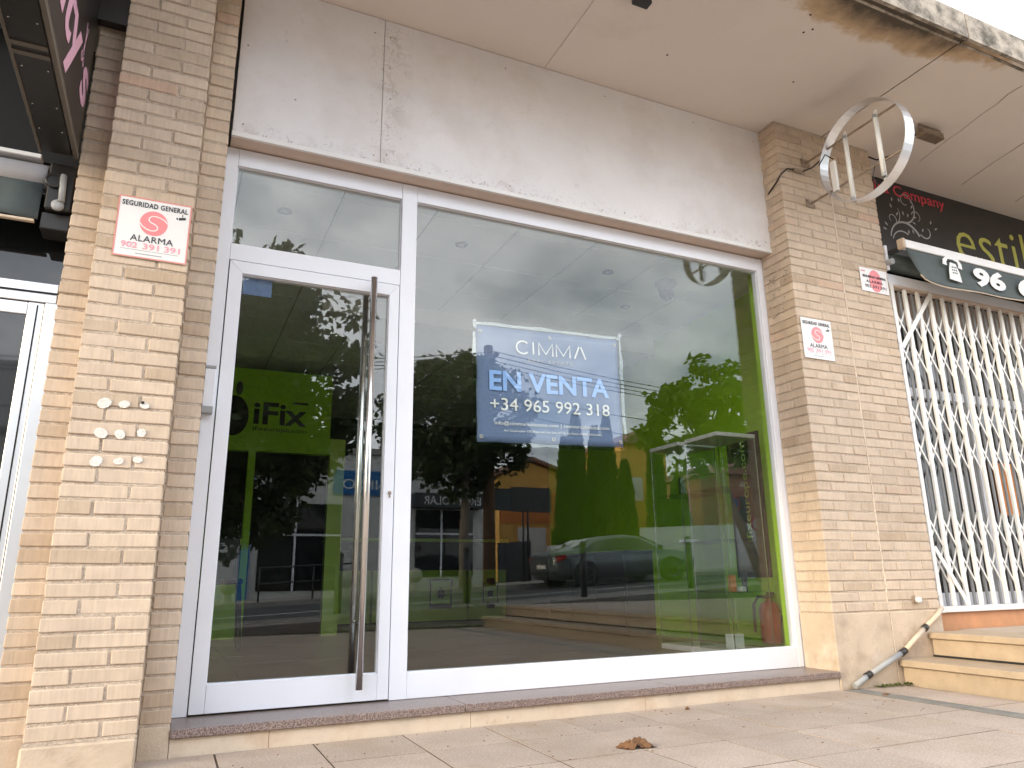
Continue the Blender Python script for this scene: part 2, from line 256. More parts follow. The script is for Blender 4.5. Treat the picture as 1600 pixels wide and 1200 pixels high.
# ------------------------------------------------------------------ building helpers
ORG = {}
def tag(o, label=None, cat=None, group=None, kind=None):
    if label: o['label'] = label
    if cat: o['category'] = cat
    if group: o['group'] = group
    if kind: o['kind'] = kind
    return o
def thing(name, label, cat, loc=(0, 0, 0), group=None, rot=None):
    o = bpy.data.objects.new(name, None); COL.objects.link(o); o.location = loc; o.empty_display_size = 0.1
    if rot: o.rotation_euler = rot
    ORG[o.name] = Vector(loc)
    return tag(o, label, cat, group)
def add_obj(name, mesh, parent=None, loc=None):
    o = bpy.data.objects.new(name, mesh); COL.objects.link(o)
    base = ORG[parent.name] if parent else Vector((0, 0, 0))
    if parent: o.parent = parent
    if loc is not None: o.location = Vector(loc) - base; ORG[o.name] = Vector(loc)
    else: ORG[o.name] = base.copy()
    return o
class MB:
    def __init__(s): s.v = []; s.f = []; s.sm = set()
    def quad(s, *p):
        n = len(s.v); s.v += [Vector(q) for q in p]; s.f.append(list(range(n, n + len(p)))); return s
    def box(s, a, b):
        x0, y0, z0 = (min(i, j) for i, j in zip(a, b)); x1, y1, z1 = (max(i, j) for i, j in zip(a, b)); n = len(s.v)
        s.v += [Vector(p) for p in ((x0, y0, z0), (x1, y0, z0), (x1, y1, z0), (x0, y1, z0), (x0, y0, z1), (x1, y0, z1), (x1, y1, z1), (x0, y1, z1))]
        s.f += [[n + i for i in q] for q in ((0, 3, 2, 1), (4, 5, 6, 7), (0, 1, 5, 4), (1, 2, 6, 5), (2, 3, 7, 6), (3, 0, 4, 7))]; return s
    def prism(s, pts, ext):
        """flat polygon (list of points) pushed along ext"""
        n = len(s.v); k = len(pts); e = Vector(ext); pts = [Vector(p) for p in pts]
        nn = Vector((0, 0, 0))
        for i in range(k): nn += pts[i].cross(pts[(i + 1) % k])
        if nn.dot(e) > 0: pts.reverse()
        s.v += pts + [p + e for p in pts]
        s.f.append([n + i for i in range(k)]); s.f.append([n + 2 * k - 1 - i for i in range(k)])
        for i in range(k):
            j = (i + 1) % k; s.f.append([n + j, n + i, n + k + i, n + k + j])
        return s
    def tube(s, pts, r, seg=8, smooth=True):
        pts = [Vector(p) for p in pts]; rs = r if isinstance(r, (list, tuple)) else [r] * len(pts); n0 = len(s.v); prev = None
        for i, p in enumerate(pts):
            d = (pts[min(i + 1, len(pts) - 1)] - pts[max(i - 1, 0)]).normalized()
            if prev is None: a = d.orthogonal().normalized()
            else: a = (prev - d * prev.dot(d)).normalized()
            prev = a; b = d.cross(a)
            for k in range(seg):
                t = 2 * math.pi * k / seg; s.v.append(p + (a * math.cos(t) + b * math.sin(t)) * rs[i])
        for i in range(len(pts) - 1):
            for k in range(seg):
                q = n0 + i * seg; s.sm.add(len(s.f)); s.f.append([q + k, q + (k + 1) % seg, q + seg + (k + 1) % seg, q + seg + k])
        s.f.append([n0 + k for k in range(seg)][::-1]); q = n0 + (len(pts) - 1) * seg; s.f.append([q + k for k in range(seg)])
        return s
    def lathe(s, c, prof, axis=(0, 0, 1), seg=20):
        ax = Vector(axis).normalized(); a = ax.orthogonal().normalized(); b = ax.cross(a); c = Vector(c); n0 = len(s.v)
        for r, h in prof:
            for k in range(seg):
                t = 2 * math.pi * k / seg; s.v.append(c + ax * h + (a * math.cos(t) + b * math.sin(t)) * r)
        for i in range(len(prof) - 1):
            for k in range(seg):
                q = n0 + i * seg; s.sm.add(len(s.f)); s.f.append([q + k, q + (k + 1) % seg, q + seg + (k + 1) % seg, q + seg + k])
        if prof[0][0] > 0: s.f.append([n0 + k for k in range(seg)][::-1])
        if prof[-1][0] > 0: q = n0 + (len(prof) - 1) * seg; s.f.append([q + k for k in range(seg)])
        return s
    def strip(s, pts, wid, ext, nrm):
        """flat ribbon along pts, width(s) wid, in the plane with normal nrm, thickness ext"""
        pts = [Vector(p) for p in pts]; nrm = Vector(nrm); ws = wid if isinstance(wid, (list, tuple)) else [wid] * len(pts); l = []; r = []
        for i, p in enumerate(pts):
            d = (pts[min(i + 1, len(pts) - 1)] - pts[max(i - 1, 0)]).normalized(); q = d.cross(nrm).normalized() * ws[i] / 2; l.append(p - q); r.append(p + q)
        for i in range(len(pts) - 1):
            s.prism([l[i], l[i + 1], r[i + 1], r[i]], nrm.normalized() * ext)
        return s
    def mesh(s, name, org=Vector((0, 0, 0)), bevel=0, mats=None):
        me = bpy.data.meshes.new(name); me.from_pydata([tuple(v - org) for v in s.v], [], s.f)
        if s.sm:
            for i in s.sm: me.polygons[i].use_smooth = True
        if bevel:
            b = bmesh.new(); b.from_mesh(me); bmesh.ops.bevel(b, geom=list(b.edges), offset=bevel, segments=1, affect='EDGES', clamp_overlap=True); b.to_mesh(me); b.free()
        me.update(); return me
    def build(s, name, mat, parent=None, bevel=0, kind=None, local=False):
        org = Vector((0, 0, 0)) if (local or not parent) else ORG[parent.name]
        me = s.mesh(name, org, bevel); me.materials.append(m_[mat] if isinstance(mat, str) else mat)
        o = add_obj(name, me, parent)
        if kind: o['kind'] = kind
        return o
def BX(name, a, b, mat, parent=None, bevel=0, kind=None): return MB().box(a, b).build(name, mat, parent, bevel, kind)
TEXTS = []
def text(name, body, mat, parent, origin, w, h, xd=(1, 0, 0), ud=(0, 0, 1), nd=(0, -1, 0), bold=0.0, shear=0.0, depth=0.0012, flip=False, space=1.0):
    """lettering fitted to a box w x h whose lower left corner is origin"""
    TEXTS.append((name, body, mat, parent, Vector(origin), w, h, Vector(xd).normalized(), Vector(ud).normalized(), Vector(nd).normalized(), bold, shear, depth, space))
def flush_text():
    obs = []
    for tdef in TEXTS:
        c = bpy.data.curves.new('lettering', 'FONT'); c.body = tdef[1]; c.size = 1; c.offset = tdef[10]; c.shear = tdef[11]; c.extrude = 0.02; c.resolution_u = 3; c.space_character = tdef[13]
        o = bpy.data.objects.new('lettering', c); COL.objects.link(o); obs.append(o)
    dg = bpy.context.evaluated_depsgraph_get()
    for o, (name, body, mat, parent, org, w, h, xd, ud, nd, bold, shear, depth, space) in zip(obs, TEXTS):
        me = bpy.data.meshes.new_from_object(o.evaluated_get(dg)); c = o.data
        bpy.data.objects.remove(o); bpy.data.curves.remove(c)
        xs = [v.co.x for v in me.vertices]; ys = [v.co.y for v in me.vertices]; x0, x1, y0, y1 = min(xs), max(xs), min(ys), max(ys)
        sx = w / (x1 - x0); sy = h / (y1 - y0) if h else sx
        base = ORG[parent.name]
        for v in me.vertices:
            p = org + xd * ((v.co.x - x0) * sx) + ud * ((v.co.y - y0) * sy) + nd * (depth if v.co.z > 0 else 0)
            v.co = p - base
        if xd.cross(ud).dot(nd) < 0: me.flip_normals()
        me.name = name; me.materials.clear(); me.materials.append(m_[mat]); add_obj(name, me, parent)

# shared brick meshes: worn, slightly different blocks
def brick_mesh(w, d, h, i):
    rr = random.Random(i * 31 + int(w * 1000)); b = bmesh.new(); bmesh.ops.create_cube(b, size=1)
    for v in b.verts: v.co = Vector((v.co.x * w + rr.uniform(-.0015, .0015), v.co.y * d + rr.uniform(-.0015, .0015), v.co.z * h + rr.uniform(-.0016, .0016)))
    bmesh.ops.bevel(b, geom=list(b.edges), offset=0.0032, segments=1, affect='EDGES')
    me = bpy.data.meshes.new('brick'); b.to_mesh(me); b.free(); me.materials.append(m_['brick']); return me
BRICKS = {}
def brick(parent, x0, x1, y0, y1, z, h=0.0495):
    w = round(x1 - x0, 4); d = round(y1 - y0, 4); i = random.randrange(4); key = (w, d, i)
    if key not in BRICKS: BRICKS[key] = brick_mesh(w, d, h, i)
    o = add_obj('brick', BRICKS[key], parent, ((x0 + x1) / 2 + random.uniform(-.001, .001), (y0 + y1) / 2 + random.uniform(-.0022, .0022), z + h / 2 + random.uniform(-.0008, .0008)))
    o.rotation_euler = (random.uniform(-.006, .006), random.uniform(-.006, .006), random.uniform(-.006, .006)); return o
# ================================================================== THE SETTING
def gz(x): return -0.05 + 0.046 * max(-25, min(60, x))          # the street climbs towards +x
g = MB(); xs = [-300, -25, 60, 300]; ys = [-400, -7.6, 60]
for i in range(3):
    for (ya, yb) in ((-400, -6.5), ):
        g.quad((xs[i], ya, gz(xs[i]) - .12), (xs[i + 1], ya, gz(xs[i + 1]) - .12), (xs[i + 1], yb, gz(xs[i + 1]) - .12), (xs[i], yb, gz(xs[i]) - .12))
    g.quad((xs[i], -6.5, -1.3), (xs[i + 1], -6.5, -1.3), (xs[i + 1], 60, -1.3), (xs[i], 60, -1.3))
g.build('ground', 'earth', kind='structure')
def slope_slab(name, x0, x1, y0, y1, dz, th, mat, parent=None, kind='structure'):
    b = MB(); b.prism([(x0, y0, gz(x0) + dz), (x1, y0, gz(x1) + dz), (x1, y0, gz(x1) + dz - th), (x0, y0, gz(x0) + dz - th)], (0, y1 - y0, 0)); return b.build(name, mat, parent, kind=kind)
slope_slab('road', -24, 59, -15.6, -7.75, 0.0, 0.1, 'asphalt')
slope_slab('near_pavement', -24, 59, -7.6, -6.55, 0.10, 0.9, 'pave')
slope_slab('near_kerb', -24, 59, -7.75, -7.6, 0.11, 0.3, 'kerb')
slope_slab('far_kerb', -24, 59, -15.75, -15.6, 0.12, 0.3, 'kerb')
slope_slab('far_pavement', -24, 59, -18.9, -15.75, 0.11, 0.3, 'pave')
ml = thing('road_line', 'worn white line painted along the middle of the road', 'road marking', (20, -11.6, gz(20)))
slope_slab('stripe', -24, 59, -11.66, -11.54, 0.004, 0.003, 'white', ml, None)

fc = BX('forecourt', (-4.5, -6.55, -0.6), (3.95, -0.24, -0.0022), 'grout', kind='structure')
tm = {}
def paver(parent, x0, x1, y0, y1, z, th=.02, mat='tile', g=.004):
    key = (round(x1 - x0, 3), round(y1 - y0, 3), mat, th)
    if key not in tm:
        me = MB().box((-(key[0] / 2 - g), -(key[1] / 2 - g), -th), (key[0] / 2 - g, key[1] / 2 - g, 0)).mesh('tile'); me.materials.append(m_[mat]); tm[key] = me
    return add_obj('tile', tm[key], parent, ((x0 + x1) / 2, (y0 + y1) / 2, z + random.uniform(-.0012, .0012)))
tx = [0.905 + .3725 * k for k in range(-9, 8)]; ty = [-0.25, -0.605] + [-0.605 - .374 * k for k in range(1, 16)]
for i in range(len(tx) - 1):
    for j in range(len(ty) - 1):
        paver(fc, tx[i], tx[i + 1] if i < len(tx) - 2 else 3.48, ty[j + 1], ty[j], 0)
for j in range(len(ty) - 1): paver(fc, 3.61, 3.94, ty[j + 1], ty[j], 0)
dr = BX('drain_channel', (3.49, -6.2, -0.03), (3.60, -0.27, -0.001), 'drain', kind='structure')
for k in range(9): BX('grating', (3.50, -.3 - .65 * k - .64, -0.003), (3.59, -.3 - .65 * k, 0.003), 'drain', dr, .001)

st = BX('steps', (4.03, -6.3, -0.6), (4.62, -0.26, 0.085), 'plinth', kind='structure')
yy = -0.262
for k in range(6):
    L = 1.0; y1 = yy; y0 = yy - L
    BX('riser', (3.985, y0 + .002, -.02), (4.028, y1 - .002, .098), 'stepstone', st, .003)
    BX('tread', (3.958, y0 + .002, .100), (4.30, y1 - .002, .138), 'stepstone', st, .004); BX('dark_strip', (3.978, y0 + .002, .0965), (4.0, y1 - .002, .0998), 'grout', st)  # thin dark strip set just below the nosing
    BX('riser', (4.275, y0 + .002, .139), (4.318, y1 - .002, .243), 'stepstone', st, .003)
    BX('tread', (4.250, y0 + .002, .245), (4.62, y1 - .002, .282), 'stepstone', st, .004); BX('dark_strip', (4.2685, y0 + .002, .1385), (4.2745, y1 - .002, .150), 'gap', st)  # narrow black strip along the foot of the upper riser
    yy -= L
tr = BX('terrace', (4.622, -6.3, -0.6), (40, -0.19, 0.262), 'grout', kind='structure')
for i in range(9):
    for j in range(6): paver(tr, 4.625 + .372 * i, 4.625 + .372 * (i + 1), -.2 - .372 * (j + 1), -.2 - .372 * j, 0.281, .018, 'tread')
BX('terrace_floor', (4.625, -6.28, .2625), (39, -2.435, .279), 'tread', tr)

# ================================================================== BUILDING: canopy slabs, walls
bd = thing('commercial_building', 'concrete canopy and plain walls of the commercial building over the shops', 'building', (2, 3.5, 0))
for x0, x1 in ((-9, 3.944), (3.956, 14)):
    c = BX('canopy_slab', (x0, -1.33, 3.707), (x1, .32, 3.84), 'soffit', bd)
    n = 14; e = MB(); L = (x1 - x0) / n
    for k in range(n):
        e.box((x0 + L * k, -1.352 - random.uniform(0, .006), 3.692), (x0 + L * (k + 1) - .002, -1.3301, 3.862 + random.uniform(-.006, .012)))
    e.build('slab_edge', 'concrete', c)
    MB().box((x0, -1.300, 3.699), (x1, -1.285, 3.7069)).build('drip_bead', 'concrete', c)
BX('joint_filler', (3.944, -1.33, 3.716), (3.956, .32, 3.83), 'gap', bd)
BX('plaster_bead', (1.766, -1.28, 3.700), (1.780, -.10, 3.7069), 'soffit', bd)
for (a, b) in (((4.7, -1.2), (4.9, -.3)), ((5.25, -1.3), (5.55, -.2)), ((5.9, -1.3), (6.25, -.2))):
    p = [Vector((a[0] + (b[0] - a[0]) * t + random.uniform(-.012, .012), a[1] + (b[1] - a[1]) * t, 3.706)) for t in [k / 9 for k in range(10)]]
    MB().strip(p, [random.uniform(.002, .006) for _ in p], .0015, (0, 0, -1)).build('ceiling_crack', 'concrete', bd)
BX('upper_wall', (-9, .32, 3.2), (14, .6, 6.5), 'render', bd)
BX('roof_slab', (-9, .6, 3.2), (14, 7.4, 3.5), 'render', bd)
BX('rear_wall', (-9, 7.2, -.6), (14, 7.4, 3.2), 'render', bd)
BX('lintel', (-9, .06, 2.99), (14, .32, 3.706), 'render', bd)

for x, y in ((2.95, -1.10), (3.05, -1.02), (3.02, -.98), (3.3, -.62), (2.4, -.5), (1.2, -.9)): MB().lathe((x, y, 3.7069), [(.007, 0), (.006, .002)], (0, 0, -1), 8).build('fixing_hole', 'gap', bd)
# ------------------------------------------------------------------ left brick pillar
C = 0.0595
lp = thing('brick_pillar', 'narrow cream brick pillar with stepped sides and nine dabs of white filler', 'pillar', (-.29, -.25, 0))
MB().box((-.577, -.2455, .1), (-.008, .06, 3.706)).build('mortar_core', 'mortar', lp)
MB().box((-.459, -.3705, .1), (-.119, -.2456, 3.706)).build('mortar_core', 'mortar', lp)
z = .115; k = 0
while z < 3.70:
    h = min(.0495, 3.705 - z)
    if h > .02:
        if k % 2: brick(lp, -.463, -.352, -.375, -.2595, z); brick(lp, -.3425, -.115, -.375, -.2595, z)
        else: brick(lp, -.463, -.2355, -.375, -.2595, z); brick(lp, -.226, -.115, -.375, -.2595, z)
        zr = z + .006
        if zr + .05 < 3.7: brick(lp, -.112 + (.003 if k % 2 else 0), -.004, -.25, -.13, zr)
        if zr + .05 < 3.10: brick(lp, -.581, -.468, -.25, -.13, zr)
    z += C; k += 1
MB().box((-.468, -.392, -.02), (-.112, -.26, .104)).build('plinth_stone', 'plinth', lp, .008)
MB().box((-.1115, -.257, -.02), (-.004, -.14, .112)).build('plinth_stone', 'plinth', lp, .003)
MB().box((-.585, -.257, -.02), (-.4685, -.14, .112)).build('plinth_stone', 'plinth', lp, .003)
MB().box((-.466, -.385, .1045), (-.114, -.27, .1115)).build('mortar_bed', 'mortar', lp)
for i, (x, zz_) in enumerate(((-.354, 1.314), (-.286, 1.315), (-.214, 1.316), (-.353, 1.196), (-.288, 1.195), (-.214, 1.206), (-.356, 1.087), (-.281, 1.091), (-.216, 1.1))):
    rr = (.022, .017, .015, .021, .018, .016, .021, .015, .015)[i]; pts = []
    for a in range(22):
        t = a / 22 * 2 * math.pi; q = rr * (1 + .10 * math.sin(2 * t + i) + random.uniform(-.05, .05)); pts.append((x + q * math.cos(t) * 1.08, -.377, zz_ + q * .95 * math.sin(t)))
    MB().prism(pts, (0, -.003, 0)).build('filler_dab', 'filler', lp)
MB().lathe((-.222, -.378, 1.326), [(.006, 0), (.006, .006)], (0, -1, 0), 8).build('drill_hole', 'gap', lp)

# ------------------------------------------------------------------ right brick pillar
rp = thing('brick_pillar', 'broad cream brick pillar with a pale vertical seam carrying two alarm plates', 'pillar', (3.95, -.25, 0))
MB().box((3.4855, -.2487, .4), (4.404, .06, 3.706)).build('mortar_core', 'mortar', rp)
z = .419; k = 0
while z < 3.70:
    if z + .0495 < 3.704:
        if k % 2:
            for x0, x1 in ((3.4805, 3.7080), (3.7175, 3.945), (3.957, 4.1845), (4.194, 4.409)): brick(rp, x0, x1, -.253, -.142, z)
            if z < 2.76: brick(rp, 3.4805, 3.5915, -.1325, -.002, z)
        else:
            brick(rp, 3.4805, 3.5915, -.253, -.008, z)
            for x0, x1 in ((3.601, 3.8285), (3.838, 3.945), (3.957, 4.068), (4.0775, 4.305), (4.3145, 4.409)): brick(rp, x0, x1, -.253, -.142, z)
    z += C; k += 1
p = [(3.951 + random.uniform(-.0025, .0025), -.2485, .42 + 3.28 * t / 40) for t in range(41)]
MB().strip(p, [random.uniform(.008, .014) for _ in p], .005, (0, -1, 0)).build('seam', 'joint', rp)
MB().box((3.474, -.257, -.02), (3.948, -.001, .411)).build('plinth_stone', 'plinth', rp, .004)
MB().box((3.954, -.257, -.02), (4.412, -.001, .411)).build('plinth_stone', 'plinth', rp, .004)
MB().strip([(3.951 + random.uniform(-.002, .002), -.2555, .41 * t / 8) for t in range(9)], .007, .003, (0, -1, 0)).build('seam', 'joint', rp)
for x, zz_ in [(3.4795, 2.60 - .02 * i) for i in range(0)]: pass
for i in range(26):
    y = random.uniform(-.23, -.03); zz_ = random.choice((random.uniform(2.30, 2.72), random.uniform(2.3, 2.6)))
    MB().lathe((3.4785, y, zz_), [(.0035, 0), (.0035, .0018)], (-1, 0, 0), 6).build('screw_hole', 'gap', rp)
MB().lathe((4.20, -.253, .475), [(.017, 0), (.017, .03), (.010, .031)], (0, -1, 0), 12).build('pipe_stub', 'gate', rp)
MB().box((4.165, -.262, .455), (4.185, -.2535, .50)).build('clip', 'rust', rp)

# ------------------------------------------------------------------ granite doorstep
ds = thing('doorstep', 'speckled pink granite doorstep on a pale stone riser below the shopfront', 'doorstep', (1.75, -.13, 0))
for a, b in ((-.004, 1.19), (1.191, 2.33), (2.331, 3.473)): BX('granite_slab', (a, -.268, .066), (b, .075, .0995), 'granite', ds, .004)
xx = [-.003, .36, 1.22, 2.15, 3.472]
for a, b in zip(xx, xx[1:]): BX('riser_stone', (a + .0008, -.250, -.02), (b - .0008, .05, .0655), 'riser', ds, .0015)

# ------------------------------------------------------------------ shopfront
sf = thing('shopfront', 'white aluminium shopfront with a glass door, transom light and one big pane', 'shopfront', (1.75, .03, .1))
zs, zT = .1005, 2.758
BX('frame_post', (.0, 0, zs), (.0585, .06, zT), 'alu', sf, .002)
BX('frame_post', (3.432, 0, zs), (3.472, .06, zT), 'alu', sf, .002)
BX('frame_post', (3.4735, .004, zs), (3.499, .06, zT), 'alu', sf, .002)
BX('frame_post', (.9125, 0, zs), (.997, .06, zT), 'alu', sf, .002)
BX('top_rail', (.0595, .001, 2.664), (.911, .06, zT), 'alu', sf, .002)
BX('top_rail', (.998, .001, 2.664), (3.431, .06, zT), 'alu', sf, .002)
BX('bottom_rail', (.998, .001, zs), (3.431, .06, .216), 'alu', sf, .002)
BX('transom_bar', (.0595, .001, 2.1535), (.911, .06, 2.240), 'alu', sf, .002)
for (a, b, c, d) in ((.998, 3.431, .216, 2.664), (.0595, .911, 2.240, 2.664)):
    q = MB(); t = .0035
    q.box((a, .016, c), (a + t, .05, d)); q.box((b - t, .016, c), (b, .05, d)); q.box((a + t, .016, c), (b - t, .05, c + t)); q.box((a + t, .016, d - t), (b - t, .05, d)); q.build('glazing_bead', 'alu', sf)
BX('window_pane', (1.000, .026, .219), (3.429, .034, 2.661), 'glass', sf)
BX('transom_pane', (.0615, .026, 2.243), (.909, .034, 2.661), 'glass', sf)
dr = MB().box((.0625, .012, .106), (.0665, .05, 2.1495)).box((.9045, .012, .106), (.9085, .05, 2.1495)).build('door', 'gap', sf)
def mitre(pts, y0, y1, nm): MB().prism([(x, y0, z) for x, z in pts], (0, y1 - y0, 0)).build(nm, 'alu', dr, .0012)
a, b, c, d, i0, i1, j0, j1 = .0635, .9075, .1075, 2.1485, .1235, .8545, .2215, 2.0875
mitre(((a, c), (i0, c), (i0, j1), (a, d)), -.004, .05, 'stile')
mitre(((b, c), (i1, c), (i1, j1), (b, d)), -.004, .05, 'stile')
mitre(((a + .001, d), (i0 + .0005, j1), (i1 - .0005, j1), (b - .001, d)), -.004, .05, 'rail')
mitre(((i0 + .001, c), (i1 - .001, c), (i1 - .001, j0), (i0 + .001, j0)), -.004, .05, 'rail')
q = MB(); t = .003
q.box((i0, .012, j0), (i0 + t, .04, j1)); q.box((i1 - t, .012, j0), (i1, .04, j1)); q.box((i0 + t, .012, j0), (i1 - t, .04, j0 + t)); q.box((i0 + t, .012, j1 - t), (i1 - t, .04, j1)); q.build('glazing_bead', 'alu', dr)
BX('pane', (i0 + .001, .022, j0 + .001), (i1 - .001, .030, j1 - .001), 'glass', dr)
hd = MB()
hd.tube([(.7575, -.062, .165), (.7575, -.062, 2.146)], .0165, 16)
for z in (.45, 1.86): hd.tube([(.7575, -.062, z), (.7575, .022, z)], .009, 10)
hd.build('pull_handle', 'steel', dr)
MB().tube([(.7575, .105, .2), (.7575, .105, 2.12)], .0165, 16).tube([(.7575, .105, .45), (.7575, .03, .45)], .009, 8).tube([(.7575, .105, 1.86), (.7575, .03, 1.86)], .009, 8).build('inner_handle', 'steel', dr)
MB().lathe((.886, -.0045, 1.052), [(.008, 0), (.008, .006), (.0045, .0065)], (0, -1, 0), 12).box((.8825, -.009, 1.028), (.8895, -.0045, 1.05)).build('lock', 'rust', dr)
BX('sticker', (.132, .0305, 1.995), (.268, .0312, 2.083), 'bannerblue', dr)
BX('sticker', (.140, .0313, 2.045), (.258, .0316, 2.07), 'plate', dr)

cb_ = thing('lock_box', 'slim white metal box with dark end caps on the door frame', 'box', (.022, -.02, 1.5))
BX('housing', (.0005, -.030, 1.409), (.046, -.0015, 1.588), 'alu', cb_, .002)
BX('end_cap', (.000, -.032, 1.589), (.0465, -.0015, 1.602), 'grey', cb_, .001)
BX('end_cap', (.000, -.042, 1.378), (.0465, -.0015, 1.408), 'grey', cb_, .001)
BX('seal_strip', (-.0035, -.012, 1.22), (-.0005, -.001, 1.33), 'gap', sf)

# ------------------------------------------------------------------ fascia box
fa = thing('fascia_box', 'blank white fascia of two weathered boards above the shopfront', 'fascia', (1.75, -.05, 2.76))
BX('board', (.014, -.097, 2.790), (.7545, -.080, 3.703), 'fascia', fa, .001)
BX('board', (.7575, -.097, 2.790), (3.492, -.080, 3.703), 'fascia', fa, .001)
BX('backing', (.02, -.079, 2.785), (3.488, .05, 3.70), 'gap', fa)
BX('edge_strip', (.012, -.104, 2.764), (3.494, -.086, 2.789), 'edging', fa, .001)
BX('underside', (.014, -.0855, 2.766), (3.490, .055, 2.784), 'under', fa)
for x, z in ((.06, 2.84), (.70, 3.60), (.72, 2.83), (.79, 3.60), (.80, 3.2), (.79, 2.85), (1.5, 3.62), (1.52, 2.83), (2.2, 3.63), (2.3, 2.82), (2.9, 3.63), (3.0, 2.83), (3.43, 3.62), (3.44, 2.84), (.05, 3.3), (.30, 3.05)):
    MB().lathe((x, -.0972, z), [(.005, 0), (.004, .001)], (0, -1, 0), 8).build('screw', 'rust', fa)
BX('side_gap', (.0, -.09, 2.766), (.0115, .055, 3.70), 'gap', fa)
# ================================================================== SIGNS ON THE PILLARS
def alarm(x0, x1, z0, z1, y, label, border):
    t = thing('alarm_sign', label, 'sign', ((x0 + x1) / 2, y, z0)); W = x1 - x0; H = z1 - z0
    BX('plate', (x0, y - .003, z0), (x1, y, z1), 'plate', t)
    y1 = y - .0032
    if border:
        bw = border; q = MB()
        for a, b in (((x0, z0), (x1, z0 + bw)), ((x0, z1 - bw), (x1, z1)), ((x0, z0 + bw), (x0 + bw, z1 - bw)), ((x1 - bw, z0 + bw), (x1, z1 - bw))): q.box((a[0], y1 - .0006, a[1]), (b[0], y1, b[1]))
        q.build('border', M('faded_pink_border', (.66, .27, .24), .5, var=.08), t)
    cx = x0 + W * .50; cz = z0 + H * .60; r = H * .205
    MB().prism([(cx + r * .95 * math.cos(a / 28 * 2 * math.pi), y1, cz + r * math.sin(a / 28 * 2 * math.pi)) for a in range(28)], (0, -.0006, 0)).build('emblem', 'pink', t)
    S = [(.98, .12), (.80, .34), (.45, .52), (.10, .60), (-.18, .56), (-.36, .38), (-.36, .20), (-.20, .05), (.12, -.08), (.30, -.24), (.30, -.44), (.14, -.58), (-.14, -.62), (-.50, -.52), (-.82, -.30), (-.98, -.08)]
    MB().strip([(cx + r * .95 * u, y1 - .0007, cz + r * v) for u, v in S], r * .085, .0005, (0, -1, 0)).build('emblem_line', 'white', t)
    text('lettering', 'SEGURIDAD GENERAL', 'ink', t, (x0 + W * .05, y1, z0 + H * .845), W * .90, H * .085, bold=.02, space=1.08)
    text('lettering', 'ALARMA', 'ink', t, (x0 + W * .21, y1, z0 + H * .275), W * .58, H * .10, bold=.0, space=1.05)
    for k_, s_ in enumerate(('902', '391', '391')): text('lettering', s_, 'pinktext', t, (x0 + W * (.10 + .29 * k_), y1, z0 + H * .155), W * .215, H * .095, bold=.01)
    BX('small_print', (x0 + W * .10, y1 - .0004, z0 + H * .124), (x0 + W * .88, y1, z0 + H * .131), 'grey', t)
    BX('small_print', (x0 + W * .30, y1 - .0004, z0 + H * .065), (x0 + W * .66, y1, z0 + H * .078), 'grey', t)
    c = Vector((x0 + W * .88, y1, z0 + H * .755)); q = MB()
    q.prism([c + Vector((dx * W, 0, dz * H)) for dx, dz in ((-.045, -.03), (.05, -.008), (.045, .032), (-.05, .012))], (0, -.0006, 0))
    q.prism([c + Vector((dx * W, 0, dz * H)) for dx, dz in ((-.085, -.012), (-.058, -.028), (-.062, .006), (-.08, .012))], (0, -.0006, 0))
    q.prism([c + Vector((dx * W, 0, dz * H)) for dx, dz in ((-.006, .03), (.006, .03), (.006, .075), (-.006, .075))], (0, -.0006, 0)); q.build('camera_symbol', 'ink', t)
    return t
alarm(-.400, -.122, 1.931, 2.203, -.379, 'square alarm plate with pink border and phone number on the narrow pillar', .006)
alarm(3.502, 3.765, 1.979, 2.251, -.2575, 'square alarm plate on the broad pillar, beside its sunlit corner', 0)
t = thing('alarm_sign', 'small faded alarm plate with a red disc, beside the folding gate', 'sign', (4.25, -.2575, 2.53))
BX('plate', (4.118, -.2605, 2.535), (4.386, -.2575, 2.711), 'plate', t)
MB().prism([(4.262 + .062 * math.cos(a / 24 * 2 * math.pi), -.2607, 2.622 + .083 * math.sin(a / 24 * 2 * math.pi)) for a in range(24)], (0, -.0006, 0)).build('emblem', 'pink', t)
text('lettering', 'SEGURIDAD GENERAL', 'ink', t, (4.14, -.2614, 2.640), .23, .018, bold=.03)
text('lettering', 'ALARMA', 'ink', t, (4.17, -.2614, 2.603), .16, .020, bold=.02, space=1.3)
for s_, x_ in (('902', 4.15), ('391', 4.225), ('391', 4.30)): text('lettering', s_, 'ink', t, (x_, -.2614, 2.565), .06, .022)
BX('ink_scribble', (4.13, -.2611, 2.683), (4.17, -.2606, 2.689), 'redtext', t)

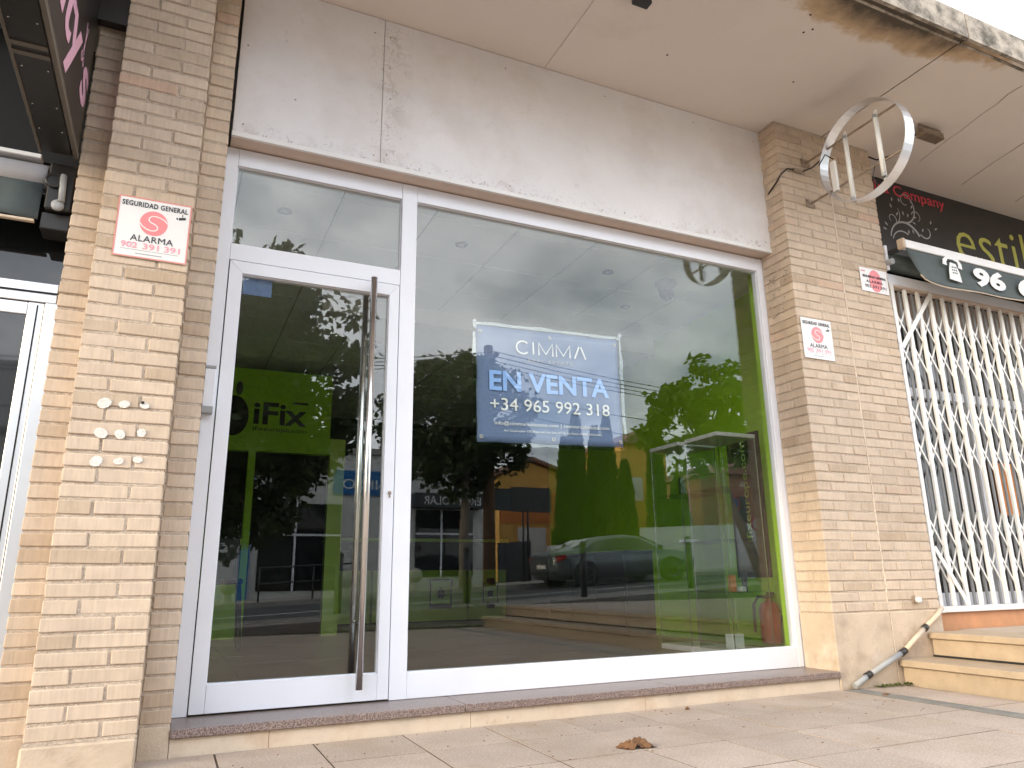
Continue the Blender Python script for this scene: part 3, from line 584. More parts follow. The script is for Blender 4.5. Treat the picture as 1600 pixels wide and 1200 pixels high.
# ------------------------------------------------------------------ bare round sign frame
rs = thing('round_sign_frame', 'empty round metal sign frame with bare fluorescent tubes jutting from the broad pillar', 'sign frame', (3.73, -.253, 3.12))
cy, cz, Rr = -.722, 3.252, .325; q = MB(); n = 48; n0 = len(q.v)
for i in range(n):
    t = 2 * math.pi * i / n
    for (x, r) in ((3.692, Rr), (3.768, Rr), (3.768, Rr - .005), (3.692, Rr - .005)): q.v.append(Vector((x, cy + r * math.cos(t), cz + r * math.sin(t))))
for i in range(n):
    j = (i + 1) % n
    for k in range(4): q.sm.add(len(q.f)); q.f.append([i * 4 + k, i * 4 + (k + 1) % 4, j * 4 + (k + 1) % 4, j * 4 + k])
o = q.build('ring_band', 'chrome', rs)
o.data.polygons.foreach_set('use_smooth', [False] * len(o.data.polygons))
for z in (3.112, 3.425):
    BX('support_arm', (3.7255, -.978, z - .006), (3.7365, -.2535, z + .006), 'rust', rs, .001)
    BX('foot_plate', (3.690, -.2615, z - .03), (3.770, -.2535, z + .03), 'rust', rs, .001)
    for s in (-1, 1): MB().lathe((3.73 + s * .028, -.2617, z - s * .018), [(.007, 0), (.007, .008)], (0, -1, 0), 6).build('bolt', 'rust', rs)
for y, z0, z1 in ((-.610, 2.975, 3.400), (-.845, 3.02, 3.41)):
    MB().tube([(3.71, y, z0), (3.71, y, z1)], .0125, 12).build('fluorescent_tube', 'tube', rs)
    for z in (z0 - .012, z1 + .0125): MB().tube([(3.71, y, z - .012), (3.71, y, z + .012)], .0135, 10).build('tube_cap', 'grey', rs)
    BX('tube_rail', (3.722, y - .012, z0 - .04), (3.7235, y + .012, min(z1 + .06, 3.50)), 'gate', rs)
BX('ballast', (3.700, -.515, 3.08), (3.722, -.475, 3.30), 'gate', rs, .003)
MB().tube([(3.69, -.52, 3.30), (3.68, -.47, 3.36), (3.68, -.41, 3.31)], .004, 6).tube([(3.705, -.80, 3.10), (3.70, -.78, 3.02), (3.70, -.80, 2.96)], .003, 6).build('wire', 'cable', rs)

cbl = thing('cable', 'black cable strung from the fascia across the broad pillar past the round frame', 'cable', (3.5, -.26, 3.3))
MB().tube([(3.494, -.108, 3.19), (3.474, -.150, 3.20), (3.472, -.22, 3.235), (3.476, -.262, 3.275), (3.54, -.264, 3.335), (3.60, -.264, 3.345), (3.68, -.262, 3.345), (3.74, -.30, 3.37), (3.74, -.42, 3.39)], .0055, 7).build('wire', 'cable', cbl)
MB().box((3.60, -.275, 3.332), (3.68, -.2535, 3.356)).build('connector', 'rust', cbl, .004)
cb2 = thing('cable', 'short black cable hanging between the floodlight and the top of the broad pillar', 'cable', (4.42, -.3, 3.5))
MB().tube([(4.39, -.262, 3.640), (4.42, -.30, 3.600), (4.45, -.40, 3.585), (4.47, -.50, 3.60), (4.50, -.56, 3.66), (4.515, -.585, 3.69)], .006, 7).build('wire', 'cable', cb2)
MB().tube([(4.475, -.515, 3.615), (4.497, -.555, 3.655)], .012, 8).build('connector', 'black', cb2)
fl = thing('floodlight', 'small ribbed floodlight with a wire bracket under the canopy', 'lamp', (4.55, -.62, 3.65))
BX('body', (4.46, -.665, 3.625), (4.67, -.60, 3.668), 'rust', fl, .004)
for k in range(13): BX('cooling_fin', (4.463 + .0158 * k, -.672, 3.612), (4.470 + .0158 * k, -.598, 3.6245), 'rust', fl)
MB().tube([(4.452, -.63, 3.645), (4.452, -.64, 3.70), (4.678, -.64, 3.70), (4.678, -.63, 3.645)], .004, 6).build('bracket', 'rust', fl)
sp_ = thing('spotlight', 'small black spotlight fixed to the canopy ceiling above the fascia', 'lamp', (1.99, -.80, 3.66))
BX('housing', (1.94, -.855, 3.655), (2.04, -.800, 3.70), 'black', sp_, .004); BX('mount', (1.975, -.84, 3.7002), (2.005, -.815, 3.7068), 'black', sp_)

# ================================================================== DRAIN PIPE, LEAVES, WEEDS
dp = thing('drain_pipe', 'cream and grey plastic drain pipe slanting down across the broad pillar base', 'pipe', (3.9, -.285, 0))
MB().tube([(4.385, -.284, .425), (4.34, -.285, .385), (4.20, -.286, .310)], .0145, 12).build('upper_pipe', 'riser', dp)
MB().tube([(4.20, -.286, .310), (3.975, -.287, .178)], .0145, 12).build('upper_pipe', 'riser', dp)
MB().tube([(3.985, -.287, .184), (3.66, -.288, .068)], .0165, 12).build('lower_pipe', 'grey', dp)
MB().tube([(3.67, -.288, .072), (3.545, -.289, .021)], .0165, 12).build('lower_pipe', 'grey', dp)
for a, b in (((4.215, .319), (4.19, .304)), ((4.0, .19), (3.955, .173)), ((3.685, .078), (3.645, .063))): MB().tube([(a[0], -.2865, a[1]), (b[0], -.2865, b[1])], .020, 12).build('coupling', 'dgrey', dp)
def crumple(name, label, c, L, W, H, seed, ang):
    rr = random.Random(seed); q = MB(); nx, ny = 26, 16; ca, sa = math.cos(ang), math.sin(ang)
    for i in range(nx + 1):
        for j in range(ny + 1):
            u = i / nx * 2 - 1; v = j / ny * 2 - 1; wv = W * (1 - abs(u) ** 2.2 * .8)
            x = L * u * .5 + L * .03 * math.sin(v * 4 + u * 3); y = wv * v * .5 * (1 - .15 * math.cos(u * 5)) + W * .12 * math.sin(u * 4); zz_ = H * max(.0, (.55 * math.cos(u * 1.35) * (1 - v * v * .9) + .22 * math.sin(u * 7 + v * 5) + .16 * math.sin(u * 13 - v * 9) + .14)) * (1 - abs(u) ** 3) + .002 + rr.uniform(0, .0015)
            q.v.append(Vector((c[0] + x * ca - y * sa, c[1] + x * sa + y * ca, c[2] + zz_)))
    for i in range(nx):
        for j in range(ny): a = i * (ny + 1) + j; q.sm.add(len(q.f)); q.f.append([a, a + ny + 1, a + ny + 2, a + 1])
    o = q.build(name, 'leafdry'); s = o.modifiers.new('thickness', 'SOLIDIFY'); s.thickness = .0012
    return tag(o, label, 'leaf')
crumple('dry_leaf', 'large crumpled brown dry leaf lying on the paving below the big pane', (1.636, -.930, 0), .150, .07, .036, 3, -.35)
crumple('dry_leaf', 'small flat orange-brown leaf on the drain channel near the pipe', (3.535, -.50, 0), .07, .03, .008, 5, .2)
crumple('dry_leaf', 'tiny curled dark leaf on the paving beside the granite doorstep', (2.33, -.345, 0), .04, .02, .012, 9, .6)
wd = MB(); rr = random.Random(11)
for i in range(170):
    x = 3.72 + rr.random() * .28 ; y = -.275 - abs(rr.gauss(0, .022)); zz_ = .002; a = rr.uniform(0, 6.28); l = rr.uniform(.008, .028); d = Vector((math.cos(a), math.sin(a), rr.uniform(.1, 1.1))).normalized(); s = d.cross(Vector((0, 0, 1))).normalized() * l * .3
    p = Vector((x, y, zz_)); wd.quad(p, p + d * l * .5 + s, p + d * l, p + d * l * .5 - s)
tag(wd.build('weeds', 'weed', kind='stuff'), 'small weeds and litter growing at the foot of the broad pillar', 'weeds')
sp2 = MB(); rr = random.Random(5)
for i in range(90):
    x = rr.uniform(.2, 3.4); y = -.27 - abs(rr.gauss(0, .55)); r = rr.uniform(.002, .0065); sp2.lathe((x, y, .0), [(r, 0), (r * .7, .002)], (0, 0, 1), 5)
tag(sp2.build('grit', 'leafdry', kind='stuff'), 'brown grit and crumbs scattered over the paving', 'grit')

# ================================================================== SHOP INTERIOR
X0, X1, Y1 = -.60, 4.22, 7.1; ZF, ZC = .10, 2.962
fl_ = BX('shop_floor', (X0, .076, -.1), (X1, Y1, .085), 'gap', kind='structure')
n = 0
x = X0
while x < X1 - .01:
    y = .08
    while y < Y1 - .1: paver(fl_, x, min(x + .482, X1), y, min(y + .5, Y1), ZF, .012, 'ifloor', .002); y += .5
    x += .482
ce = BX('shop_ceiling', (X0, .062, ZC + .012), (X1, Y1, ZC + .04), 'ceilgap', kind='structure')
pm = {}
xs = [X0] + [.709 + .604 * k for k in range(-2, 6)] + [X1]; ys = [.065] + [.068 + .605 * k for k in range(1, 12)] + [Y1]
for i in range(len(xs) - 1):
    for j in range(len(ys) - 1):
        w_, l_ = round(xs[i + 1] - xs[i], 3), round(ys[j + 1] - ys[j], 3)
        if w_ < .05: continue
        if (w_, l_) not in pm:
            me = MB().box((-w_ / 2 + .005, -l_ / 2 + .004, 0), (w_ / 2 - .005, l_ / 2 - .004, .0115)).mesh('ceiling_panel', bevel=.003); me.materials.append(m_['ceil']); pm[(w_, l_)] = me
        add_obj('ceiling_panel', pm[(w_, l_)], ce, ((xs[i] + xs[i + 1]) / 2, (ys[j] + ys[j + 1]) / 2, ZC + random.uniform(0, .001)))
BX('shop_wall_left', (X0 - .1, .062, -.1), (X0, Y1, 3.2), 'wallw', kind='structure')
BX('shop_wall_right', (X1, .062, -.1), (X1 + .1, 4.7, 3.2), 'lime', kind='structure')
BX('shop_wall_rear_right', (X1, 4.7, -.1), (X1 + .1, Y1, 3.2), 'dark', kind='structure')
BX('shop_wall_back', (X0, Y1, -.1), (X1, Y1 + .09, 3.2), 'dark', kind='structure')
BX('shop_wall_return', (3.50, .0625, -.1), (X1, .165, 3.2), 'lime', kind='structure')
BX('shop_wall_return', (X0, .0625, -.1), (-.002, .115, 3.2), 'wallw', kind='structure')
bk = thing('bulkhead', 'white boxed bulkhead crossing the shop ceiling behind the sale banner', 'bulkhead', (2, 2.6, 2.8))
BX('beam', (.9, 2.315, 2.83), (X1 - .002, 2.95, 2.9605), 'wallw', bk); BX('light_strip', (.9, 2.305, 2.815), (X1 - .002, 2.40, 2.829), 'edging', bk)
for i, (x, y) in enumerate(((.399, .966), (1.628, .986), (2.864, .995), (3.41, 1.587), (.40, 2.1), (1.63, 3.4))):
    d = thing('downlight', 'round recessed downlight in the pale shop ceiling', 'downlight', (x, y, ZC), 'recessed downlights in the shop ceiling')
    MB().lathe((x, y, ZC), [(.045, -.001), (.046, -.006), (.033, -.010), (.030, -.004), (.0301, -.001)], (0, 0, 1), 24).build('trim_ring', 'dgrey', d)
    MB().lathe((x, y, ZC), [(.0295, -.0015), (.022, -.004), (.0, -.0045)], (0, 0, 1), 20).build('lens', 'lampc', d)
dm = thing('dome_camera', 'grey dome camera hanging from the shop ceiling by the green wall', 'camera', (3.41, .98, 2.9))
MB().lathe((3.41, .985, ZC), [(.085, -.001), (.088, -.03), (.070, -.045), (.066, -.085)], (0, 0, 1), 28).build('base', 'grey', dm)
MB().lathe((3.41, .985, ZC), [(.064, -.0855), (.060, -.115), (.044, -.142), (.02, -.155), (0, -.157)], (0, 0, 1), 24).build('dome', 'black', dm)

# green partition with doorway
pt = thing('partition_wall', 'lime green partition with a doorway, a window slot and a black shop logo', 'partition', (.9, 4.4, ZF))
py0, py1 = 4.40, 4.50
BX('header', (-.3, py0, 1.955), (1.398, py1, 2.832), 'lime', pt)
BX('side_header', (1.399, py0 + .003, 1.955), (1.569, py1, 2.13), 'limed', pt)
BX('post', (1.407, py0 + .004, ZF), (1.569, py1, 1.9545), 'limed', pt)
BX('post', (.578, py0, ZF), (.646, py1, 1.9545), 'lime', pt)
BX('post', (-.3, py0, ZF), (.25, py1, 1.9545), 'lime', pt)
BX('ledge', (.2505, py0 - .02, 1.00), (.5775, py1, 1.055), 'limed', pt)
BX('lower_panel', (.2505, py0 + .02, ZF), (.5775, py1, .62), 'lime', pt)
BX('dark_infill', (.2505, py0 + .05, .62), (.5775, py1, 1.0), 'dark', pt)
y = py0 - .001
MB().prism([(.40 + .146 * math.cos(a / 32 * 2 * math.pi) * 1.0, y, 2.315 + .212 * math.sin(a / 32 * 2 * math.pi)) for a in range(32)], (0, -.003, 0)).build('logo', 'ink', pt)
MB().prism([(.405 + .035 * math.cos(a / 20 * 2 * math.pi) + .03, y, 2.61 + .075 * math.sin(a / 20 * 2 * math.pi)) for a in range(20)], (0, -.003, 0)).build('logo_leaf', 'ink', pt)
text('lettering', 'iFix', 'ink', pt, (.594, y, 2.240), .545, .24, bold=.025)
BX('logo_bar', (.985, y - .002, 2.480), (1.145, y, 2.505), 'ink', pt)
text('lettering', 'ifixeurope.com', 'ink', pt, (.598, y, 2.155), .545, .062)
# wall lettering at the back
bt = thing('wall_lettering', 'faint white lettering along the dark rear wall of the shop', 'lettering', (3, 7.09, 2.82))
for s_, x_, w_ in (('Reparación', 2.026, .55), ('Venta', 2.66, .26), ('Repuestos', 3.0, .42), ('Accesorios', 3.49, .42)): text('lettering', s_, 'grey', bt, (x_, 7.098, 2.83), w_, .075)
# counter
co = thing('counter', 'green and black shop counter with device symbols on its front panels', 'counter', (3.2, 6.2, ZF))
BX('top', (1.75, 5.95, 1.125), (4.215, 6.55, 1.165), 'limed', co, .003)
BX('upper_front', (1.80, 6.10, .76), (4.21, 6.16, 1.124), 'dark', co)
BX('kick', (1.80, 6.03, ZF), (4.21, 6.16, .115), 'dark', co)
xx = [1.80, 2.32, 2.80, 3.63, 4.21]
for a, b in zip(xx, xx[1:]):
    p_ = BX('front_panel', (a + .012, 6.02, .116), (b - .012, 6.16, .758), 'limed', co, .003)
BX('body', (1.80, 6.162, ZF), (4.21, 6.5, 1.124), 'dark', co)
def frame_icon(nm, x0, x1, z0, z1, t, tb):
    q = MB(); y = 6.0185
    q.box((x0, y - .003, z0), (x0 + t, y, z1)); q.box((x1 - t, y - .003, z0), (x1, y, z1)); q.box((x0 + t, y - .003, z1 - t), (x1 - t, y, z1)); q.box((x0 + t, y - .003, z0), (x1 - t, y, z0 + tb)); return q.build(nm, 'ink', co)
def fruit(cx, cz, r):
    P = [(0, .55), (.35, .72), (.75, .62), (.98, .25), (.72, .02), (.72, -.22), (1.0, -.45), (.72, -.95), (.35, -1.0), (0, -.88), (-.35, -1.0), (-.72, -.95), (-1.0, -.4), (-1.0, .2), (-.75, .62), (-.35, .72)]
    q = MB(); q.prism([(cx + u * r * .8, 6.0185, cz + v * r) for u, v in P], (0, -.003, 0)); q.prism([(cx + u * r * .8, 6.0185, cz + v * r) for u, v in ((.02, .8), (.12, 1.15), (.4, 1.4), (.32, 1.0))], (0, -.003, 0)); q.prism([(cx + u * r * .8, 6.0185, cz + v * r) for u, v in ((-.1, .8), (-.4, 1.35), (-.28, 1.4), (0, .9))], (0, -.003, 0)); q.build('logo', 'ink', co)
frame_icon('tablet_symbol', 3.095, 3.405, .265, .645, .018, .06); fruit(3.25, .46, .062)
frame_icon('laptop_symbol', 2.42, 2.70, .27, .63, .012, .07); fruit(2.56, .47, .06)
frame_icon('watch_symbol', 3.85, 4.08, .32, .58, .016, .016); fruit(3.965, .45, .05)
BX('watch_strap', (3.91, 6.0155, .25), (4.02, 6.0185, .318), 'ink', co); BX('watch_strap', (3.91, 6.0155, .582), (4.02, 6.0185, .65), 'ink', co)
lc = thing('low_cabinet', 'low dark cabinet standing along the lime green wall', 'cabinet', (4.05, 3.6, ZF))
BX('carcass', (3.90, 2.55, ZF + .06), (4.215, 4.66, .86), 'dark', lc, .003); BX('worktop', (3.885, 2.54, .8605), (4.216, 4.67, .885), 'black', lc, .003); BX('kick', (3.93, 2.56, ZF + .001), (4.215, 4.65, ZF + .0595), 'black', lc)
for k in range(4): BX('door', (3.884, 2.565 + .523 * k, ZF + .075), (3.8995, 3.078 + .523 * k, .85), 'dark', lc, .002)
# stool
sl = thing('stool', 'dark blue metal stool standing behind the door glass', 'stool', (.36, 3.2, ZF))
BX('seat', (.18, 3.02, .62), (.50, 3.34, .665), 'dark', sl, .01)
for a, b in ((.20, 3.04), (.48, 3.04), (.20, 3.32), (.48, 3.32)): MB().tube([(a, b, .62), (a + (a - .34) * .25, b + (b - 3.18) * .2, ZF)], .012, 8).build('leg', 'dark', sl)
BX('backrest', (.2, 3.335, .80), (.48, 3.36, 1.0), 'dark', sl, .008)
for a in (.22, .46): MB().tube([(a, 3.345, .66), (a, 3.35, .82)], .01, 8).build('back_post', 'dark', sl)
# glass cabinets
def cabinet(x0, x1, y0, y1, zt, shelves, label, boxes):
    t = thing('glass_cabinet', label, 'cabinet', ((x0 + x1) / 2, (y0 + y1) / 2, ZF))
    BX('plinth', (x0, y0, ZF + .001), (x1, y1, ZF + .04), 'plate', t, .003); BX('top', (x0, y0, zt - .03), (x1, y1, zt), 'edging', t, .003)
    for a, b in (((x0 + .004, y0 + .004), (x0 + .010, y1 - .004)), ((x1 - .010, y0 + .004), (x1 - .004, y1 - .004)), ((x0 + .012, y0 + .004), (x1 - .012, y0 + .010)), ((x0 + .012, y1 - .010), (x1 - .012, y1 - .004))):
        BX('side_pane', (*a, ZF + .041), (*b, zt - .031), 'clear', t)
    for a in (x0 + .001, x1 - .011):
        for b in (y0 + .001, y1 - .011): BX('edge_trim', (a - .0008, b - .0008, ZF + .0405), (a + .0035, b + .0035, zt - .0305), 'steel', t)
    for z in shelves: BX('shelf', (x0 + .014, y0 + .014, z), (x1 - .014, y1 - .014, z + .006), 'clear', t)
    return t
cabinet(3.47, 3.83, .60, .98, 1.655, (.52, .88, 1.25), 'tall glass display cabinet with an orange card, next to the window', 0)
cabinet(3.46, 3.83, 1.05, 1.43, 1.655, (.52, .88, 1.25), 'tall empty glass display cabinet behind the one with the orange card', 0)
for nm, lab, a, b, mt, cat in (('card_stand', 'small orange card standing on a cabinet shelf', (3.54, .68, .5265), (3.60, .70, .64), 'orangebox', 'card'), ('phone_box', 'small dark phone box leaning on the cabinet shelf', (3.68, .70, .5265), (3.72, .72, .66), 'dark', 'box'), ('phone_box', 'low white phone box lying on the cabinet shelf', (3.63, .66, .5265), (3.67, .75, .56), 'plate', 'box'), ('phone_box', 'white gadget box on the floor of the first cabinet', (3.56, .72, .141), (3.66, .80, .24), 'plate', 'box'), ('phone_box', 'white device on the middle shelf of the rear cabinet', (3.52, 1.1, .8865), (3.64, 1.2, .91), 'plate', 'box'), ('phone_box', 'small silver gadget standing on the top shelf of the rear cabinet', (3.50, 1.10, 1.2565), (3.55, 1.13, 1.38), 'steel', 'box')):
    tag(BX(nm, a, b, mt, None, .003), lab, cat)
# leaning black roll-up panel with web address and the extinguisher on the right wall
bp = thing('wall_panel', 'tall black panel with green web lettering on the lime green wall', 'sign', (4.2, 1.1, .5))
BX('panel', (4.196, .97, .10 + .52), (4.2185, 1.34, 1.78), 'signblack', bp)
text('lettering', 'ifixeurope.com', 'limed', bp, (4.195, 1.105, .90), .82, .085, xd=(0, 0, 1), ud=(0, 1, 0), nd=(-1, 0, 0))
ex = thing('fire_extinguisher', 'red fire extinguisher hanging on the lime green wall beside the big pane', 'extinguisher', (4.13, .95, .14))
MB().lathe((4.13, .95, .14), [(.06, 0), (.076, .012), (.078, .24), (.06, .285), (.02, .31), (.018, .325)], (0, 0, 1), 20).build('cylinder', 'red', ex)
MB().tube([(4.12, .95, .47), (4.06, .98, .48), (4.035, 1.01, .42), (4.03, 1.01, .22)], .011, 8).build('hose', 'rubber', ex)
MB().box((4.10, .935, .465), (4.16, .965, .49)).box((4.118, .943, .49), (4.19, .957, .51)).build('valve', 'black', ex)
BX('wall_bracket', (4.208, .91, .30), (4.2185, .99, .34), 'black', ex)

# ------------------------------------------------------------------ sale banner taped inside the pane
bn = thing('sale_banner', 'blue for sale banner taped inside the big window pane', 'banner', (1.83, .042, 1.35))
rot = .0265; bx0, bz0 = 1.368, 1.345; U = Vector((math.cos(rot), 0, math.sin(rot))); V = Vector((-.010, 0, 1)).normalized(); O = Vector((bx0, .040, bz0)); BW, BH = .925, .663
def bp_(u, v, y=0): return O + U * u + V * v + Vector((0, y, 0))
q = MB(); nx, ny = 24, 16
for i in range(nx + 1):
    for j in range(ny + 1): q.v.append(bp_(BW * i / nx, BH * j / ny, .004 * math.sin(i * .9) * math.sin(j * .7 + i * .3) * (.3 + .7 * abs(j / ny - .5)) + .004))
for i in range(nx):
    for j in range(ny): a = i * (ny + 1) + j; q.sm.add(len(q.f)); q.f.append([a, a + ny + 1, a + ny + 2, a + 1])
sheet = q.build('sheet', 'bannerblue', bn); sm = sheet.modifiers.new('thickness', 'SOLIDIFY'); sm.thickness = .0008; sm.offset = 1
def btext(s, mat, u0, u1, v0, v1, bold=0., space=1.): text('lettering', s, mat, bn, bp_(u0, v0, -.0035), u1 - u0, v1 - v0, xd=U, ud=V, bold=bold, depth=.0008, space=space)
# the estate agent mark: thin letters with a crossbar-less A
def stroke(pts, w=.010): MB().strip([bp_(u, v, -.0035) for u, v in pts], w, .0008, (0, -1, 0)).build('lettering', 'white', bn)
ca = [(.285 + .040 * math.cos(R_(a)), .553 + .037 * math.sin(R_(a))) for a in range(45, 316, 15)]; stroke(ca)
stroke([(.351, .516), (.351, .590)])
for x in (.386, .500): stroke([(x, .516), (x, .590), (x + .045, .524), (x + .090, .590), (x + .090, .516)])
stroke([(.620, .516), (.652, .590)]); stroke([(.664, .590), (.694, .516)])
btext('REAL ESTATE', 'grey', .315, .605, .470, .490, space=1.35)
btext('EN VENTA', 'lblue', .075, .843, .290, .405, bold=.028)
btext('+34 965 992 318', 'white', .078, .840, .180, .250, bold=.004)
btext('info@cimmarealestate.com | cimmarealestate.com', 'white', .103, .830, .092, .120)
btext('Av/ Cautivador CC Plaza del Sol, Loc nº1-2, La Nucia 03530 (Alicante)', 'white', .155, .775, .058, .074)
for u, v in ((.022, .625), (.46, .625), (.90, .625), (.024, .03), (.462, .03), (.905, .03)):
    c = bp_(u, v, -.003); MB().lathe(c, [(.0065, 0), (.0105, 0), (.0105, .0012), (.0065, .0012), (.0065, 0)], (0, -1, 0), 16).build('grommet', 'plate', bn)
rr = random.Random(4)
for (a, b) in (((-.012, .62), (-.012, .02)), ((.0, .672), (.92, .672)), ((.94, .66), (.938, .03)), ((.0, -.008), (.93, -.008)), ((.93, .66), (.945, .70)), ((-.01, .64), (-.012, .69))):
    pts = [(a[0] + (b[0] - a[0]) * t / 9 + rr.uniform(-.004, .004), a[1] + (b[1] - a[1]) * t / 9 + rr.uniform(-.004, .004)) for t in range(10)]
    MB().strip([bp_(u, v, -.0045) for u, v in pts], [rr.uniform(.010, .026) for _ in pts], .0004, (0, -1, 0)).build('tape_strip', 'tape', bn)
# ================================================================== NEIGHBOURING SHOP ON THE LEFT
bs = thing('blade_sign', 'black box sign with pale pink script jutting out beside the narrow pillar', 'sign', (-.655, -.26, 2.39))
BX('box', (-.724, -2.1, 2.400), (-.588, -.262, 3.35), 'signblack', bs)
BX('bottom_panel', (-.716, -2.09, 2.392), (-.608, -.272, 2.3995), 'dgrey', bs)
for x0, x1 in ((-.727, -.7165), (-.600, -.584)): BX('trim', (x0, -2.1, 2.386), (x1, -.262, 2.412), 'taupe', bs, .001)
for y in (-.93, -.98, -1.7): BX('cross_trim', (-.7160, y - .011, 2.387), (-.6065, y + .011, 2.3915), 'taupe', bs)
for y in (-.45, -.62, -.85, -1.1, -1.35):
    for x in (-.702, -.622): MB().lathe((x, y, 2.3918), [(.004, 0), (.003, .002)], (0, 0, -1), 8).build('screw', 'steel', bs)
text('lettering', 'Beauty', 'lilac', bs, (-.587, -1.80, 2.455), 1.25, .40, xd=(0, 1, 0), ud=(0, 0, 1), nd=(1, 0, 0), shear=.22, bold=.02)
text('lettering', 's', 'lilac', bs, (-.587, -.465, 2.58), .18, .18, xd=(0, 1, 0), ud=(0, 0, 1), nd=(1, 0, 0), shear=.22, bold=.02)
q = MB()
for s in (-1, 1):
    q.strip([(-.587, -.50 + s * .012, 2.74), (-.587, -.49 - s * .004, 2.82), (-.587, -.48 - s * .02, 2.89)], [.003, .006, .003], .001, (1, 0, 0))
    c = Vector((-.587, -.50 + s * .022, 2.715)); pts = [c + Vector((0, .016 * math.cos(a / 10 * 2 * math.pi), .02 * math.sin(a / 10 * 2 * math.pi))) for a in range(11)]; q.strip(pts, .004, .001, (1, 0, 0))
q.build('scissors_symbol', 'lilac', bs)
ls = thing('shopfront', 'dark glazed shopfront with bare aluminium frames and a rolled awning beyond the narrow pillar', 'shopfront', (-1.8, 0, 0))
BX('fascia_panel', (-4.4, -.30, 3.075), (-.470, -.2515, 3.70), 'signblack', ls)
BX('rail', (-4.4, -.01, 1.815), (-.6205, .05, 1.905), 'chrome', ls, .003); BX('rail_line', (-4.4, -.016, 1.855), (-.6205, -.0105, 1.862), 'gap', ls)
BX('frame_post', (-.66, -.012, .1), (-.588, .05, 1.8145), 'chrome', ls, .003); BX('frame_post', (-.606, -.012, 1.906), (-.588, .05, 2.5), 'chrome', ls, .002)
BX('frame_post', (-.612, .052, .1), (-.586, .1, 3.0), 'gap', ls)
d_ = BX('door', (-1.55, .0, .11), (-.690, .04, 1.80), 'darkglass', ls)
BX('stile', (-.722, -.008, .11), (-.664, .044, 1.812), 'chrome', d_, .003); BX('rail', (-1.55, -.007, 1.755), (-.7225, .044, 1.811), 'chrome', d_, .003)
BX('stile_groove', (-.690, -.0095, .11), (-.684, -.0085, 1.80), 'gap', d_)
BX('window_pane', (-4.4, .012, 1.906), (-.607, .02, 2.44), 'darkglass', ls); BX('window_pane', (-4.4, .012, .3), (-1.6, .02, 1.814), 'darkglass', ls)
BX('wall', (-4.4, .06, -.3), (-.70, .16, 3.2), 'dark', ls)
BX('wall', (-4.4, -.06, 2.45), (-.59, .055, 3.07), 'gap', ls)
BX('doorstep', (-4.4, -.24, -.02), (-.59, .05, .099), 'riser', ls, .003)
aw = thing('awning', 'rolled dark green awning on a silver cassette over the left shop window', 'awning', (-1.5, -.14, 2.2))
BX('cover_bar', (-4.2, -.16, 2.415), (-.735, -.10, 2.435), 'edging', aw, .003)
MB().tube([(-4.2, -.13, 2.345), (-.700, -.13, 2.345)], .050, 16).build('roller', 'alu', aw)
q = MB(); n = 30
for i in range(n + 1):
    for j in range(6): q.v.append(Vector((-4.2 + 3.49 * i / n, -.150 - .012 * math.sin(i * 1.7 + j * .5) * j / 5 - .004 * j, 2.305 - .036 * j)))
for i in range(n):
    for j in range(5): a = i * 6 + j; q.sm.add(len(q.f)); q.f.append([a, a + 6, a + 7, a + 1])
o = q.build('canvas', 'canvas', aw); o.modifiers.new('thickness', 'SOLIDIFY').thickness = .003
BX('hem_bar', (-4.2, -.182, 2.108), (-.72, -.160, 2.120), 'riser', aw, .002)
BX('end_bracket', (-.690, -.20, 2.17), (-.592, -.06, 2.385), 'black', aw, .006)
MB().tube([(-.635, -.205, 2.33), (-.628, -.215, 2.20)], .013, 8).build('pivot_arm', 'grey', aw)
MB().lathe((-.64, -.202, 2.185), [(.024, 0), (.024, .014), (.008, .016)], (0, -1, 0), 12).build('pivot', 'grey', aw)
MB().lathe((-.665, -.202, 2.30), [(.035, 0), (.035, .010), (.028, .011), (.028, .004)], (0, -1, 0), 16).build('spool', 'dgrey', aw)
BX('lower_cover', (-.70, -.17, 2.09), (-.592, -.05, 2.165), 'black', aw, .004)

# ================================================================== NEIGHBOURING SHOP ON THE RIGHT
r2 = thing('shopfront', 'glazed shopfront behind the white folding gate, on a terracotta skirting', 'shopfront', (5.8, 0, .28))
BX('wall', (4.413, .12, -.3), (9.5, .3, 3.2), 'dark', r2)
BX('skirting', (4.415, -.19, .2605), (9.5, -.10, .385), 'terracotta', r2, .003); BX('floor', (4.415, -.0995, .2605), (9.5, .118, .38), 'tread', r2)
BX('lintel_board', (4.415, .0, 2.47), (9.5, .05, 2.72), 'under', r2); BX('dark_board', (4.415, .03, 2.30), (9.5, .06, 2.4695), 'gap', r2)
BX('window_pane', (4.415, .05, .3805), (9.5, .058, 2.2995), 'darkglass', r2)
for x in (4.42, 5.43, 6.45, 7.4): BX('frame_post', (x, .0, .3805), (x + .09, .049, 2.2995), 'alu', r2, .003)
for x0, x1 in ((4.511, 5.429), (5.521, 6.449), (6.541, 7.399)):
    BX('frame_rail', (x0, .0, 1.90), (x1, .049, 1.97), 'alu', r2, .003); BX('frame_rail', (x0, .0, .3805), (x1, .049, .50), 'alu', r2, .003)
MB().lathe((5.475, -.001, 1.12), [(.012, 0), (.012, .01)], (0, -1, 0), 10).build('lock', 'rust', r2)
tag(BX('display_box', (5.66, .004, 1.05), (5.86, .045, 1.45), 'orangebox', None, .005), 'orange box behind the folding gate of the right-hand shop', 'box')
bpy.data.objects['display_box'].parent = None
hs = thing('shop_sign', 'black shop sign with red and olive lettering and a silver scroll over the gate', 'sign', (6, 0, 2.95))
BX('panel', (4.413, -.006, 2.95), (9.5, .055, 3.705), 'signblack', hs)
text('lettering', 'Estética Company', 'redtext', hs, (4.43, -.0065, 3.553), 1.155, .125, bold=.005)
